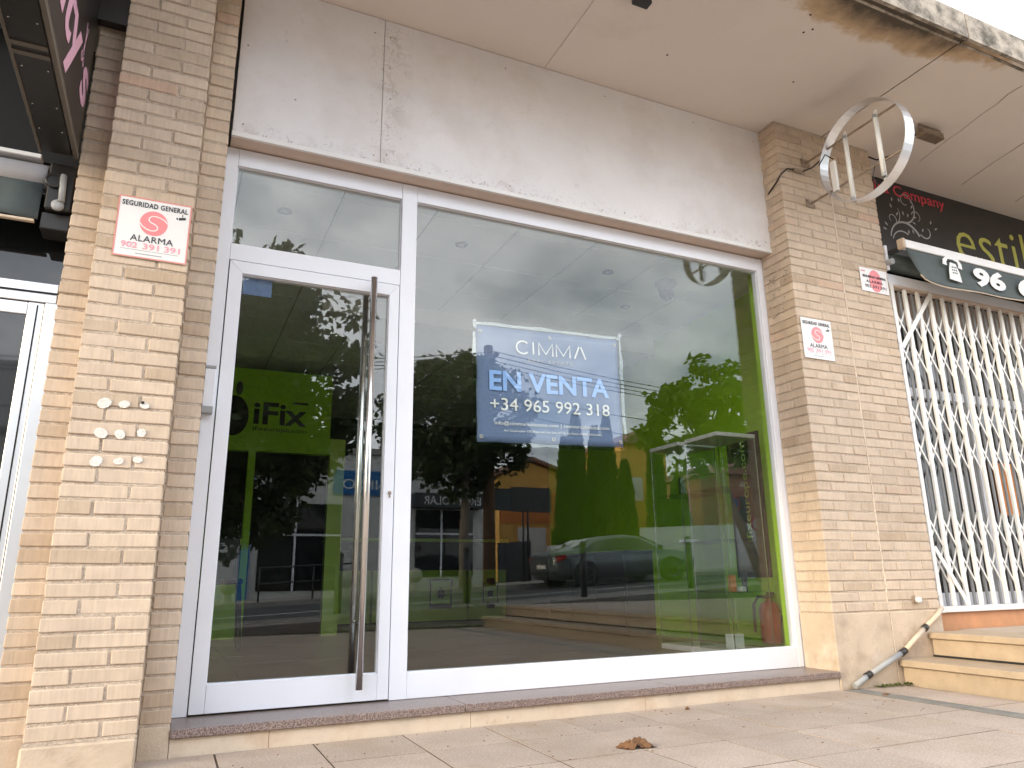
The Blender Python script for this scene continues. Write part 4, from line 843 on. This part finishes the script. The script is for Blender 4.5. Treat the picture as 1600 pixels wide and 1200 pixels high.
text('lettering', 'estilo', 'limetext', hs, (5.655, -.0065, 3.145), 1.30, .40, bold=-.008)
def arc(cx, cz, r, a0, a1, n=14, r1=None):
    return [(cx + (r + ((r1 or r) - r) * k / n) * math.cos(R_(a0 + (a1 - a0) * k / n)), -.0065, cz + (r + ((r1 or r) - r) * k / n) * math.sin(R_(a0 + (a1 - a0) * k / n))) for k in range(n + 1)]
def curl(pts, w0, w1): MB().strip(pts, [w0 + (w1 - w0) * k / (len(pts) - 1) for k in range(len(pts))], .001, (0, -1, 0)).build('scroll', 'swirl', hs)
curl(arc(5.04, 3.17, .185, 170, 30), .010, .022); curl(arc(5.29, 3.335, .09, 215, 400, 20, .03), .014, .005); curl(arc(5.04, 3.50, .145, -85, 40), .016, .008); curl(arc(5.09, 3.555, .075, 0, 300, 20, .03), .009, .004)
curl(arc(4.90, 3.36, .055, -40, 240, 16, .02), .008, .003); curl(arc(4.90, 3.42, .10, -70, 30), .009, .004); curl(arc(5.20, 3.43, .06, 160, -80, 16, .03), .009, .003); curl(arc(5.0, 3.14, .13, 160, 60), .008, .012)
rr = random.Random(2)
q = MB()
for cx, cz, a in ((4.93, 3.52, 80), (4.92, 3.46, 120), (4.96, 3.40, 60), (5.16, 3.42, 20), (5.14, 3.38, -20), (5.05, 3.42, 110), (5.09, 3.41, 70), (5.36, 3.40, 70), (5.40, 3.36, 30), (5.12, 3.31, -60), (4.84, 3.29, 140), (4.82, 3.25, 160), (5.02, 3.53, 100), (5.15, 3.50, 60), (5.24, 3.31, 60), (5.08, 3.30, -100)):
    d = Vector((math.cos(R_(a)), 0, math.sin(R_(a)))); s = Vector((-d.z, 0, d.x)); c = Vector((cx, -.0065, cz)); q.prism([c, c + d * .02 + s * .008, c + d * .042, c + d * .02 - s * .008], (0, -.001, 0))
q.build('scroll_leaves', 'swirl', hs)
ga = thing('awning', 'slate green awning valance with a white front bar, telephone symbol and number over the gate', 'awning', (6, -.3, 2.7))
BX('front_bar', (4.470, -.385, 2.868), (9.4, -.340, 2.932), 'edging', ga, .004); BX('end_cap', (4.440, -.390, 2.862), (4.469, -.335, 2.938), 'riser', ga, .006)
q = MB(); n = 60; rows = 9
for i in range(n + 1):
    for j in range(rows + 1):
        u = i / n; x = 4.475 + 4.9 * u; drop = .232 + .012 * math.sin(u * 18) ; e = .075 * math.exp(-(x - 4.475) / .12) * (j / rows) ** .8
        q.v.append(Vector((x + e, -.372 + .010 * math.sin(x * 9 + j * .25) * j / rows - .02 * (j / rows) ** 2, 2.8675 - drop * (j / rows) + .03 * math.exp(-(x - 4.475) / .06) * j / rows)))
for i in range(n):
    for j in range(rows): a = i * (rows + 1) + j; q.sm.add(len(q.f)); q.f.append([a, a + rows + 1, a + rows + 2, a + 1])
o = q.build('valance', 'canvas', ga); o.modifiers.new('thickness', 'SOLIDIFY').thickness = .003
MB().tube([q.v[i * (rows + 1) + rows] + Vector((0, -.002, -.003)) for i in range(n + 1)], .005, 6).build('hem', 'riser', ga)
MB().tube([(4.45, -.20, 2.84), (9.4, -.20, 2.84)], .07, 16).build('roller', 'canvas', ga); BX('cassette', (4.42, -.12, 2.725), (9.4, -.012, 2.945), 'gap', ga, .004)  # this cassette is a black box added for the dark void below the sign
BX('side_bracket', (4.418, -.26, 2.74), (4.440, -.06, 2.93), 'alu', ga, .003); BX('arm', (4.445, -.335, 2.855), (4.462, -.20, 2.885), 'black', ga)
MB().tube([(4.425, -.30, 2.79), (4.425, -.18, 2.80)], .022, 10).build('roller_end', 'grey', ga)
Yv = -.401
text('lettering', '96', 'white', ga, (5.145, Yv, 2.678), .365, .155, bold=.045, depth=.002); text('lettering', '6', 'white', ga, (5.665, Yv, 2.678), .175, .155, bold=.045, depth=.002)
q = MB()
body = [(4.865, 2.685), (4.995, 2.675), (4.985, 2.75), (4.955, 2.815), (4.895, 2.820), (4.872, 2.76)]
q.prism([(x, Yv, z) for x, z in body], (0, -.002, 0))
q.strip([(4.835, Yv, 2.792), (4.838, Yv, 2.825), (4.87, Yv, 2.855), (4.93, Yv, 2.858), (4.985, Yv, 2.845), (5.005, Yv, 2.815), (5.0, Yv, 2.785)], [.046, .038, .026, .024, .026, .038, .046], .002, (0, -1, 0)); q.build('telephone_symbol', 'white', ga)
q = MB()
for i in range(3):
    for j in range(3): q.box((4.906 + i * .02, Yv - .003, 2.735 + j * .022), (4.918 + i * .02, Yv - .0021, 2.746 + j * .022))
q.build('dial_keys', 'canvas', ga)
# folding lattice gate
gt = thing('folding_gate', 'white folding lattice security gate in front of the right-hand shop', 'gate', (5.6, -.19, .385))
BX('top_rail', (4.455, -.215, 2.655), (9.4, -.160, 2.735), 'alu', gt, .003); BX('top_channel', (4.50, -.2155, 2.640), (9.4, -.1605, 2.6545), 'under', gt)
BX('bottom_rail', (4.470, -.220, .388), (9.4, -.165, .425), 'gate', gt, .003)
BX('side_post', (4.455, -.225, .386), (4.492, -.16, 2.654), 'gate', gt, .003)
for z in (.49, 1.0, 1.63, 2.2, 2.6): BX('hinge', (4.443, -.232, z), (4.470, -.2255, z + .06), 'gate', gt, .002)
gx = [4.633 + .1365 * k for k in range(15)]
vb = MB().box((-.0155, -.011, .426), (.0155, .011, 2.640)).mesh('bar', bevel=.004); vb.materials.append(m_['gate'])
v2 = MB().box((-.009, -.006, .426), (.009, .006, 2.640)).mesh('rear_bar'); v2.materials.append(m_['grey'])  # rear bars of the white gate, their shade put into the grey colour
for x in gx:
    add_obj('bar', vb, gt, (x, -.198, 0)); add_obj('rear_bar', v2, gt, (x - .020, -.168, 0))
cs = (2.37, 2.13, 1.70, 1.45, .92, .68); hh = .122; sh = {}
for k in range(-1, len(gx) - 1):
    x0 = gx[k] if k >= 0 else 4.497; x1 = gx[k + 1]; w_ = round(x1 - x0, 4)
    for s in (-1, 1):
        if (w_, s) not in sh:
            d = Vector((w_, 0, s * 2 * hh)); a = Vector((-w_ / 2, 0, -s * hh)); me = MB().strip([a, a + d], .0135, .003, (0, -1, 0)).mesh('lattice_strip'); me.materials.append(m_['gate']); sh[(w_, s)] = me
        for c in cs: add_obj('lattice_strip', sh[(w_, s)], gt, ((x0 + x1) / 2, -.184 + .0035 * s, c))
MB().strip([(4.50, -.214, 2.18), (4.90, -.214, 2.645)], .034, .006, (0, -1, 0)).build('brace', 'gate', gt)
MB().strip([(4.50, -.214, .80), (4.75, -.214, .43)], .030, .006, (0, -1, 0)).build('brace', 'gate', gt)

# ================================================================== THE STREET BEHIND (seen in the glass)
ps = MB(); rr = random.Random(8)
for i in range(420):
    x = rr.uniform(1.9, 4.3); y = rr.uniform(-7.3, -6.35); r = rr.uniform(.025, .06); zz_ = (0 if y > -6.55 else gz(x) + .10); ps.lathe((x, y, zz_ - .005), [(r * .7, 0), (r, r * .4), (r * .55, r * .9), (0, r)], (0, 0, 1), 6)
tag(ps.build('pebbles', 'pebble', kind='stuff'), 'strip of grey pebbles between the forecourt and the street', 'pebbles')
def bollard(x, y, z):
    t = thing('bollard', 'dark metal bollard at the kerb beside the forecourt', 'bollard', (x, y, z), 'bollards along the near kerb')
    MB().tube([(x, y, z), (x, y, z + .82)], .055, 14).build('post', 'dgrey', t); MB().lathe((x, y, z + .82), [(.055, 0), (.06, .01), (.05, .05), (.02, .07), (0, .072)], (0, 0, 1), 14).build('cap', 'dgrey', t)
for x, y in ((2.15, -7.2), (4.10, -7.2), (6.15, -7.2), (8.3, -7.2), (10.6, -7.2)): bollard(x, y, gz(x) + .10)

def leaves(q, c, rad, n, size, rr):
    for _ in range(n):
        d = Vector((rr.gauss(0, 1), rr.gauss(0, 1), rr.gauss(0, 1))).normalized() * rad * rr.random() ** .45
        p = c + Vector((d.x, d.y, d.z * .8)); a = Vector((rr.gauss(0, 1), rr.gauss(0, 1), rr.gauss(-.5, .6))).normalized(); b = a.cross(Vector((rr.gauss(0, 1), rr.gauss(0, 1), rr.gauss(0, 1)))).normalized(); l = size * rr.uniform(.6, 1.3); w_ = l * .34
        q.quad(p, p + a * l * .45 + b * w_, p + a * l, p + a * l * .45 - b * w_)
def tree(name, label, base, tr, top, cc, cr, ncl, nl, size, mat, seed, group=None, bark='bark'):
    rr = random.Random(seed); t = thing(name, label, 'tree', base, group); base = Vector(base); top = Vector(top); cc = Vector(cc)
    pts = [base + (top - base) * k / 5 + Vector((rr.uniform(-.04, .04), rr.uniform(-.04, .04), 0)) * (k > 0) for k in range(6)]
    MB().tube(pts, [tr * 1.25, tr, tr * .92, tr * .85, tr * .8, tr * .7], 12).build('trunk', bark, t)
    q = MB(); lim = MB()
    for k in range(ncl):
        d = Vector((rr.gauss(0, 1), rr.gauss(0, 1), rr.gauss(0, 1))).normalized() * (rr.random() ** .33)
        c = cc + Vector((d.x * cr[0], d.y * cr[1], d.z * cr[2])); r = rr.uniform(.22, .42) * min(cr) * .62
        leaves(q, c, r, nl, size, rr)
        if k % 3 == 0:
            m1 = top.lerp(c, .5) + Vector((rr.uniform(-.15, .15), rr.uniform(-.15, .15), rr.uniform(-.1, .25))); lim.tube([top - Vector((0, 0, .1)), m1, c], [tr * .42, tr * .25, tr * .08], 6)
    lim.build('limbs', bark, t); q.build('crown', mat, t); return t
def up(u, s): return u
tree('street_tree', 'leafy street tree by the near kerb, its crown over the door', (.05, -8.6 + 1.3, gz(.05) + .1), .11, (.1, -7.5, 2.4), (.45, -8.0, 3.6), (2.15, 1.7, 2.45), 340, 70, .16, 'leafd', 21)
tree('street_tree', 'broad street tree with a pale straight trunk before the white building', (7.52, -16.2, gz(7.5) + .11), .15, (7.5, -16.2, 3.9), (7.2, -16.2, 5.0), (2.3, 2.0, 2.1), 240, 70, .18, 'leafd', 22)
tree('street_tree', 'bright green young street tree leaning beside the parking signs', (10.35, -9.2 + 1.6, gz(10.3) + .1), .10, (10.25, -8.6, 3.0), (10.6, -9.0, 4.05), (1.75, 1.4, 1.25), 100, 50, .17, 'leafl', 23)
def cypress(x, y, h, r, seed):
    rr = random.Random(seed); zb = gz(x); t = thing('cypress_tree', 'tall dark cypress in the row behind the white garden wall', 'tree', (x, y, zb), 'row of cypress trees across the street')
    MB().tube([(x, y, zb - .1), (x, y, zb + h * .9)], [.11, .02], 8).build('trunk', 'bark', t); q = MB()
    for _ in range(2600):
        u = rr.random() ** .8; rad = r * (min(1, u * 7 + .35)) * (1 - u) ** .55 * rr.uniform(.55, 1.08); a = rr.uniform(0, 6.283); p = Vector((x + rad * math.cos(a), y + rad * math.sin(a), zb + .3 + (h - .3) * u)); d = Vector((math.cos(a) * .35, math.sin(a) * .35, 1)).normalized(); s = d.cross(Vector((rr.gauss(0, 1), rr.gauss(0, 1), .1))).normalized(); l = rr.uniform(.2, .4)
        q.quad(p, p + d * l * .5 + s * l * .22, p + d * l, p + d * l * .5 - s * l * .22)
    q.build('crown', 'cyp', t)
for i, (x, h, r) in enumerate(((15.1, 5.7, .52), (15.85, 6.9, .56), (16.65, 6.2, .54), (17.45, 6.8, .56), (18.15, 4.7, .46), (20.0, 7.2, .5), (21.0, 4.0, .6))): cypress(x, -24 - .3 * (i % 2), h, r, 40 + i)

# parked car
car = thing('parked_car', 'silver green coupe parked at the far kerb of the street', 'car', (8.92, -14.45, gz(8.77)), rot=(0, -math.atan(.046), 0))
STN = [(0.14, .62, .40, .76, .84, .55), (.19, .76, .30, .88, .96, .66), (.40, .87, .22, .94, 1.03, .74), (.80, .905, .20, .95, 1.07, .70), (1.40, .91, .20, .94, 1.315, .60), (1.95, .91, .20, .93, 1.385, .60), (2.5, .91, .20, .92, 1.395, .60), (2.95, .91, .20, .92, 1.345, .58), (3.45, .905, .20, .92, 1.12, .64), (3.78, .90, .20, .89, .965, .70), (4.3, .87, .22, .82, .87, .66), (4.62, .77, .26, .72, .77, .56), (4.76, .58, .34, .60, .64, .42)]
def sec(s):
    x, w_, zb, zl, zt, wt = s
    h_ = [(0, zb), (w_ * .88, zb), (w_, zb + .17), (w_ * 1.005, zl - .14), (w_ * .965, zl), (wt, zt - .035), (wt * .8, zt - .005), (0, zt + .015)]
    return [Vector((x, y, z)) for y, z in h_] + [Vector((x, -y, z)) for y, z in h_[-2:0:-1]]
q = MB(); k = 14
for s in STN: q.v += sec(s)
for i in range(len(STN) - 1):
    for j in range(k): q.sm.add(len(q.f)); q.f.append([i * k + j, i * k + (j + 1) % k, (i + 1) * k + (j + 1) % k, (i + 1) * k + j])
q.f.append(list(range(k))[::-1]); q.f.append([(len(STN) - 1) * k + j for j in range(k)])
body = q.build('body', 'carpaint', car, local=True)
def on_side(x, t, sgn):
    for a, b in zip(STN, STN[1:]):
        if a[0] <= x <= b[0]:
            u = (x - a[0]) / (b[0] - a[0]); w_, zl, zt, wt = (a[i] + (b[i] - a[i]) * u for i in (1, 3, 4, 5)); return Vector((x, sgn * (w_ * .965 + (wt - w_ * .965) * t + .012), zl + (zt - .035 - zl) * t + .006))
for sgn in (1, -1):
    lo = [(1.02, .10), (1.4, .08), (1.95, .08), (2.5, .08), (2.95, .08), (3.36, .12)]; hi = [(1.16, .55), (1.42, .80), (1.95, .86), (2.5, .86), (2.92, .84), (3.33, .3)]
    q = MB()
    for a, b, c, d in zip(lo, lo[1:], hi, hi[1:]): q.quad(*[on_side(p[0], p[1], sgn) for p in ((a, b, d, c) if sgn > 0 else (a, c, d, b))])
    q.build('side_window', 'darkglass', car, local=True)
    for x, z in ((1.0, 0), (3.73, 0)):
        w_ = MB().lathe((x, sgn * .825, .325), [(.20, -.09 if sgn > 0 else .09), (.325, -.09 if sgn > 0 else .09), (.33, 0), (.325, .09 if sgn > 0 else -.09), (.215, .112 if sgn > 0 else -.112)], (0, 1, 0), 24).build('wheel', 'rubber', car, local=True)
        rim = MB().lathe((x, sgn * .935, .325), [(.215, 0), (.205, .004 * sgn), (.19, -.03 * sgn)], (0, 1, 0), 24)
        for a in range(5):
            t = a / 5 * 6.283; d = Vector((math.cos(t), 0, math.sin(t))); rim.strip([Vector((x, sgn * .925, .325)) + d * .02, Vector((x, sgn * .925, .325)) + d * .2], [.06, .045], .012, (0, sgn, 0))
        rim.build('rim', 'chrome', w_, local=True)
        MB().lathe((x, sgn * .9165, .335), [(.335, 0), (.385, 0), (.385, .003 * sgn), (.335, .003 * sgn)], (0, 1, 0), 28).build('wheel_arch', 'rubber', car, local=True)
    MB().box((3.28, sgn * .90, .93), (3.40, sgn * 1.04, 1.04)).build('wing_mirror', 'black', car, .02, local=True)
    MB().box((1.55, sgn * .912, .80), (1.75, sgn * .925, .825)).box((2.55, sgn * .912, .80), (2.75, sgn * .925, .825)).build('door_handle', 'carpaint', car, local=True)
    MB().prism([(.16, sgn * .62, .74), (.22, sgn * .80, .72), (.44, sgn * .89, .80), (.44, sgn * .885, .90), (.20, sgn * .76, .90)], (-.02, sgn * .02, .0)).build('tail_light', 'lamp', car, local=True)
    MB().box((4.48, sgn * .52, .60), (4.66, sgn * .78, .70)).build('headlight', 'lampc', car, .02, local=True)
q = MB(); a, b = STN[3], STN[4]; q.quad((.86, -.62, 1.10), (.86, .62, 1.10), (1.38, .53, 1.325), (1.38, -.53, 1.325)); q.build('rear_window', 'darkglass', car, local=True)
q = MB(); q.quad((2.99, -.52, 1.352), (2.99, .52, 1.352), (3.66, .62, 1.03), (3.66, -.62, 1.03)); q.build('windscreen', 'darkglass', car, local=True)
MB().box((.128, -.26, .55), (.17, .26, .66)).build('number_plate', 'white', car, local=True); MB().box((.12, -.72, .40), (.24, .72, .47)).build('bumper_trim', 'dgrey', car, .01, local=True)

# far side of the street
def bld(name, label, loc): return thing(name, label, 'building', loc)
wb = bld('white_building', 'white commercial building with blue sign band and dark shop windows across the street', (4.5, -24, gz(4.5)))
BX('wall', (-12, -30, -1.2), (10.75, -22.2, 5.0), 'render', wb); BX('cornice', (-12.1, -30.1, 5.0), (10.85, -22.1, 5.22), 'kerb', wb)
BX('upper_block', (-12, -30, 5.22), (2.2, -23.5, 7.6), 'render', wb)
for i, (x0, x1, z0, z1) in enumerate(((-3.4, .6, .35, 3.3), (2.55, 5.2, .35, 3.2), (7.9, 10.1, .75, 3.1), (-9, -5.2, .2, 3.1))):
    wn_ = BX('window', (x0, -22.199, z0), (x1, -22.15, z1), 'darkglass', wb)
    BX('frame', (x0, -22.1499, z0 + (z1 - z0) * .62), (x1, -22.10, z0 + (z1 - z0) * .62 + .07), 'alu', wn_); BX('frame', (x0 + (x1 - x0) * .42, -22.1498, z0), (x0 + (x1 - x0) * .42 + .07, -22.105, z1), 'alu', wn_)
BX('sign_band', (4.9, -22.199, 3.55), (7.1, -22.12, 4.4), 'bluesign', wb); text('lettering', 'INKSO', 'white', wb, (6.9, -22.119, 3.75), 1.7, .35, xd=(-1, 0, 0), nd=(0, 1, 0))
BX('awning_panel', (7.7, -22.199, 3.15), (10.4, -21.6, 3.65), 'dark', wb); text('lettering', 'ERGY SOLAR', 'white', wb, (10.2, -21.598, 3.25), 2.2, .3, xd=(-1, 0, 0), nd=(0, 1, 0))
text('lettering', 'Tutti', 'ink', wb, (9.6, -22.1985, 4.05), 1.2, .5, xd=(-1, 0, 0), nd=(0, 1, 0))
BX('pilaster', (2.0, -22.199, -.3), (2.28, -22.05, 5.0), 'bluesign', wb)
oh = bld('orange_house', 'orange and ochre gabled house with a white garage door across the street', (16.6, -32, gz(16.6)))
zz0 = gz(16) - .3
MB().prism([(14.6, -30, zz0), (18.3, -30, zz0), (18.3, -30, 5.85), (16.35, -30, 6.42), (14.6, -30, 5.65)], (0, -6, 0)).build('wall', 'yellow', oh)
BX('band', (14.61, -29.999, 3.3), (18.29, -29.96, 4.9), 'orange', oh)
MB().prism([(14.3, -29.7, 5.60), (16.35, -29.7, 6.50), (18.6, -29.7, 5.80), (18.6, -29.7, 5.95), (16.35, -29.7, 6.68), (14.3, -29.7, 5.75)], (0, -6.6, 0)).build('roof', 'roof', oh)
gd = BX('garage_door', (15.6, -29.999, zz0), (17.15, -29.93, 3.1), 'render', oh); BX('window', (17.5, -29.999, 2.2), (18.05, -29.94, 3.0), 'darkglass', oh)
yh = bld('yellow_house', 'ochre yellow house partly hidden by cypress trees', (21.6, -30, gz(21)))
BX('wall', (20.6, -33, 0), (23.4, -28, 7.3), 'yellow', yh); MB().prism([(20.3, -27.7, 7.3), (23.7, -27.7, 7.3), (22, -27.7, 8.2)], (0, -5.6, 0)).build('roof', 'roof', yh)
BX('window', (21.2, -27.999, 4.4), (21.8, -27.95, 5.6), 'render', yh)
bh = bld('terracotta_house', 'terracotta coloured house behind the white garden wall', (25, -24, gz(25)))
BX('wall', (22.5, -30, 0), (31, -23.2, 5.2), 'brownr', bh); MB().prism([(22.2, -22.9, 5.2), (31.3, -22.9, 5.2), (26.7, -22.9, 6.6)], (0, -7.4, 0)).build('roof', 'roof', bh)
for x in (23.4, 25.6, 28): BX('window', (x, -23.199, 3.0), (x + .8, -23.15, 4.2), 'darkglass', bh)
gw = tag(MB().prism([(12.2, -20, gz(12) - .2), (30, -20, gz(30) - .2), (30, -20, gz(30) + 1.75), (16.2, -20, gz(16.2) + 1.75), (16.2, -20, gz(16.2) + 1.25), (12.2, -20, gz(12.2) + 1.25)], (0, -.25, 0)).build('garden_wall', 'render'), 'long stepped white garden wall behind the parked car', 'wall')
dw = tag(MB().prism([(10.9, -21.5, gz(11) - .2), (12.18, -21.5, gz(12) - .2), (12.18, -21.5, gz(12) + 1.5), (10.9, -21.5, gz(11) + 1.45)], (0, -.2, 0)).build('grey_wall', 'dark'), 'short dark grey wall beside the white building', 'wall')
bb = thing('billboard', 'black billboard on two thin posts in front of the orange house', 'billboard', (10.5, -18, gz(10.5) + .1))
BX('panel', (9.80, -18.06, 2.72), (11.24, -18.0, 3.52), 'signblack', bb); BX('side_panel', (9.05, -18.06, 2.75), (9.79, -18.0, 3.45), 'canvas', bb)
for x in (10.25, 10.42): MB().tube([(x, -18.1, gz(x)), (x, -18.1, 3.4)], .035, 8).build('post', 'dgrey', bb)
wp = thing('utility_pole', 'thick brown wooden utility pole beside the pale street tree', 'pole', (8.3, -16.3, gz(8.3) + .11))
MB().tube([(8.3, -16.3, gz(8.3)), (8.3, -16.3, 7.6)], [.19, .14], 12).build('shaft', 'wood', wp); BX('cross_arm', (8.25, -17.0, 7.1), (8.35, -15.6, 7.22), 'wood', wp)
for i, (dy, dz) in enumerate(((-.6, 7.25), (-.2, 7.25), (.2, 7.25), (.6, 7.25), (.1, 6.2), (.12, 5.6))):
    wr = thing('overhead_wire', 'black overhead wire sagging from the wooden utility pole along the street', 'wire', (8.3, -16.3 + dy, dz), 'overhead wires along the street')
    for xa, xb in ((8.3, 34), (8.3, -20)):
        MB().tube([(xa + (xb - xa) * k / 12, -16.3 + dy, dz + .04 * (xa + (xb - xa) * k / 12 - xa) - 1.1 * 4 * (k / 12) * (1 - k / 12)) for k in range(13)], .013, 5).build('strand', 'cable', wr)
np_ = thing('no_parking_sign', 'round blue and red no parking sign on a grey post', 'sign', (11.8, -9.9, gz(11.8)))
MB().tube([(11.8, -9.95, gz(11.8)), (11.8, -9.95, 2.55)], .03, 8).build('post', 'grey', np_); MB().lathe((11.8, -9.91, 2.26), [(.2, 0), (.2, .01)], (0, 1, 0), 24).build('disc', 'redtext', np_); MB().lathe((11.8, -9.899, 2.26), [(.145, 0), (.145, .004)], (0, 1, 0), 24).build('face', 'bluesign', np_)
MB().strip([(11.7, -9.894, 2.36), (11.9, -9.894, 2.16)], .03, .003, (0, 1, 0)).build('slash', 'redtext', np_)
rs_ = thing('limit_sign', 'round white sign with a red ring near the garden wall', 'sign', (12.45, -9.9, gz(12.4)))
MB().tube([(12.45, -9.95, gz(12.4)), (12.45, -9.95, 2.05)], .03, 8).build('post', 'grey', rs_); MB().lathe((12.45, -9.91, 1.82), [(.18, 0), (.18, .01)], (0, 1, 0), 24).build('disc', 'redtext', rs_); MB().lathe((12.45, -9.899, 1.82), [(.135, 0), (.135, .004)], (0, 1, 0), 24).build('face', 'plate', rs_)
text('lettering', '3,5t', 'ink', rs_, (12.55, -9.894, 1.78), .2, .09, xd=(-1, 0, 0), nd=(0, 1, 0))
# ball bollards and bench across the street
for x in (1.3, 4.15, 6.0):
    t = thing('ball_bollard', 'stone ball bollard on the far pavement', 'bollard', (x, -16, gz(x) + .11), 'stone ball bollards across the street'); z = gz(x) + .11
    MB().lathe((x, -16, z), [(.16, 0), (.12, .05), (.08, .2), (.1, .26)], (0, 0, 1), 16).build('stem', 'kerb', t); MB().lathe((x, -16, z + .42), [(.0, -.2)] + [(.2 * math.cos(R_(a)), .2 * math.sin(R_(a))) for a in range(-75, 76, 15)] + [(0, .2)], (0, 0, 1), 16).build('ball', 'kerb', t)
rl = thing('railing', 'dark metal railing on the far pavement before the white building', 'railing', (3.2, -15.9, gz(3.2)))
for x in (2.0, 3.3, 4.6): MB().tube([(x, -15.9, gz(x) + .1), (x, -15.9, gz(x) + .95)], .025, 8).build('post', 'dgrey', rl)
for h in (.55, .93): MB().tube([(2.0, -15.9, gz(2) + h), (4.6, -15.9, gz(4.6) + h)], .022, 8).build('rail', 'dgrey', rl)
car.scale = (1, 1, .94)
flush_text()
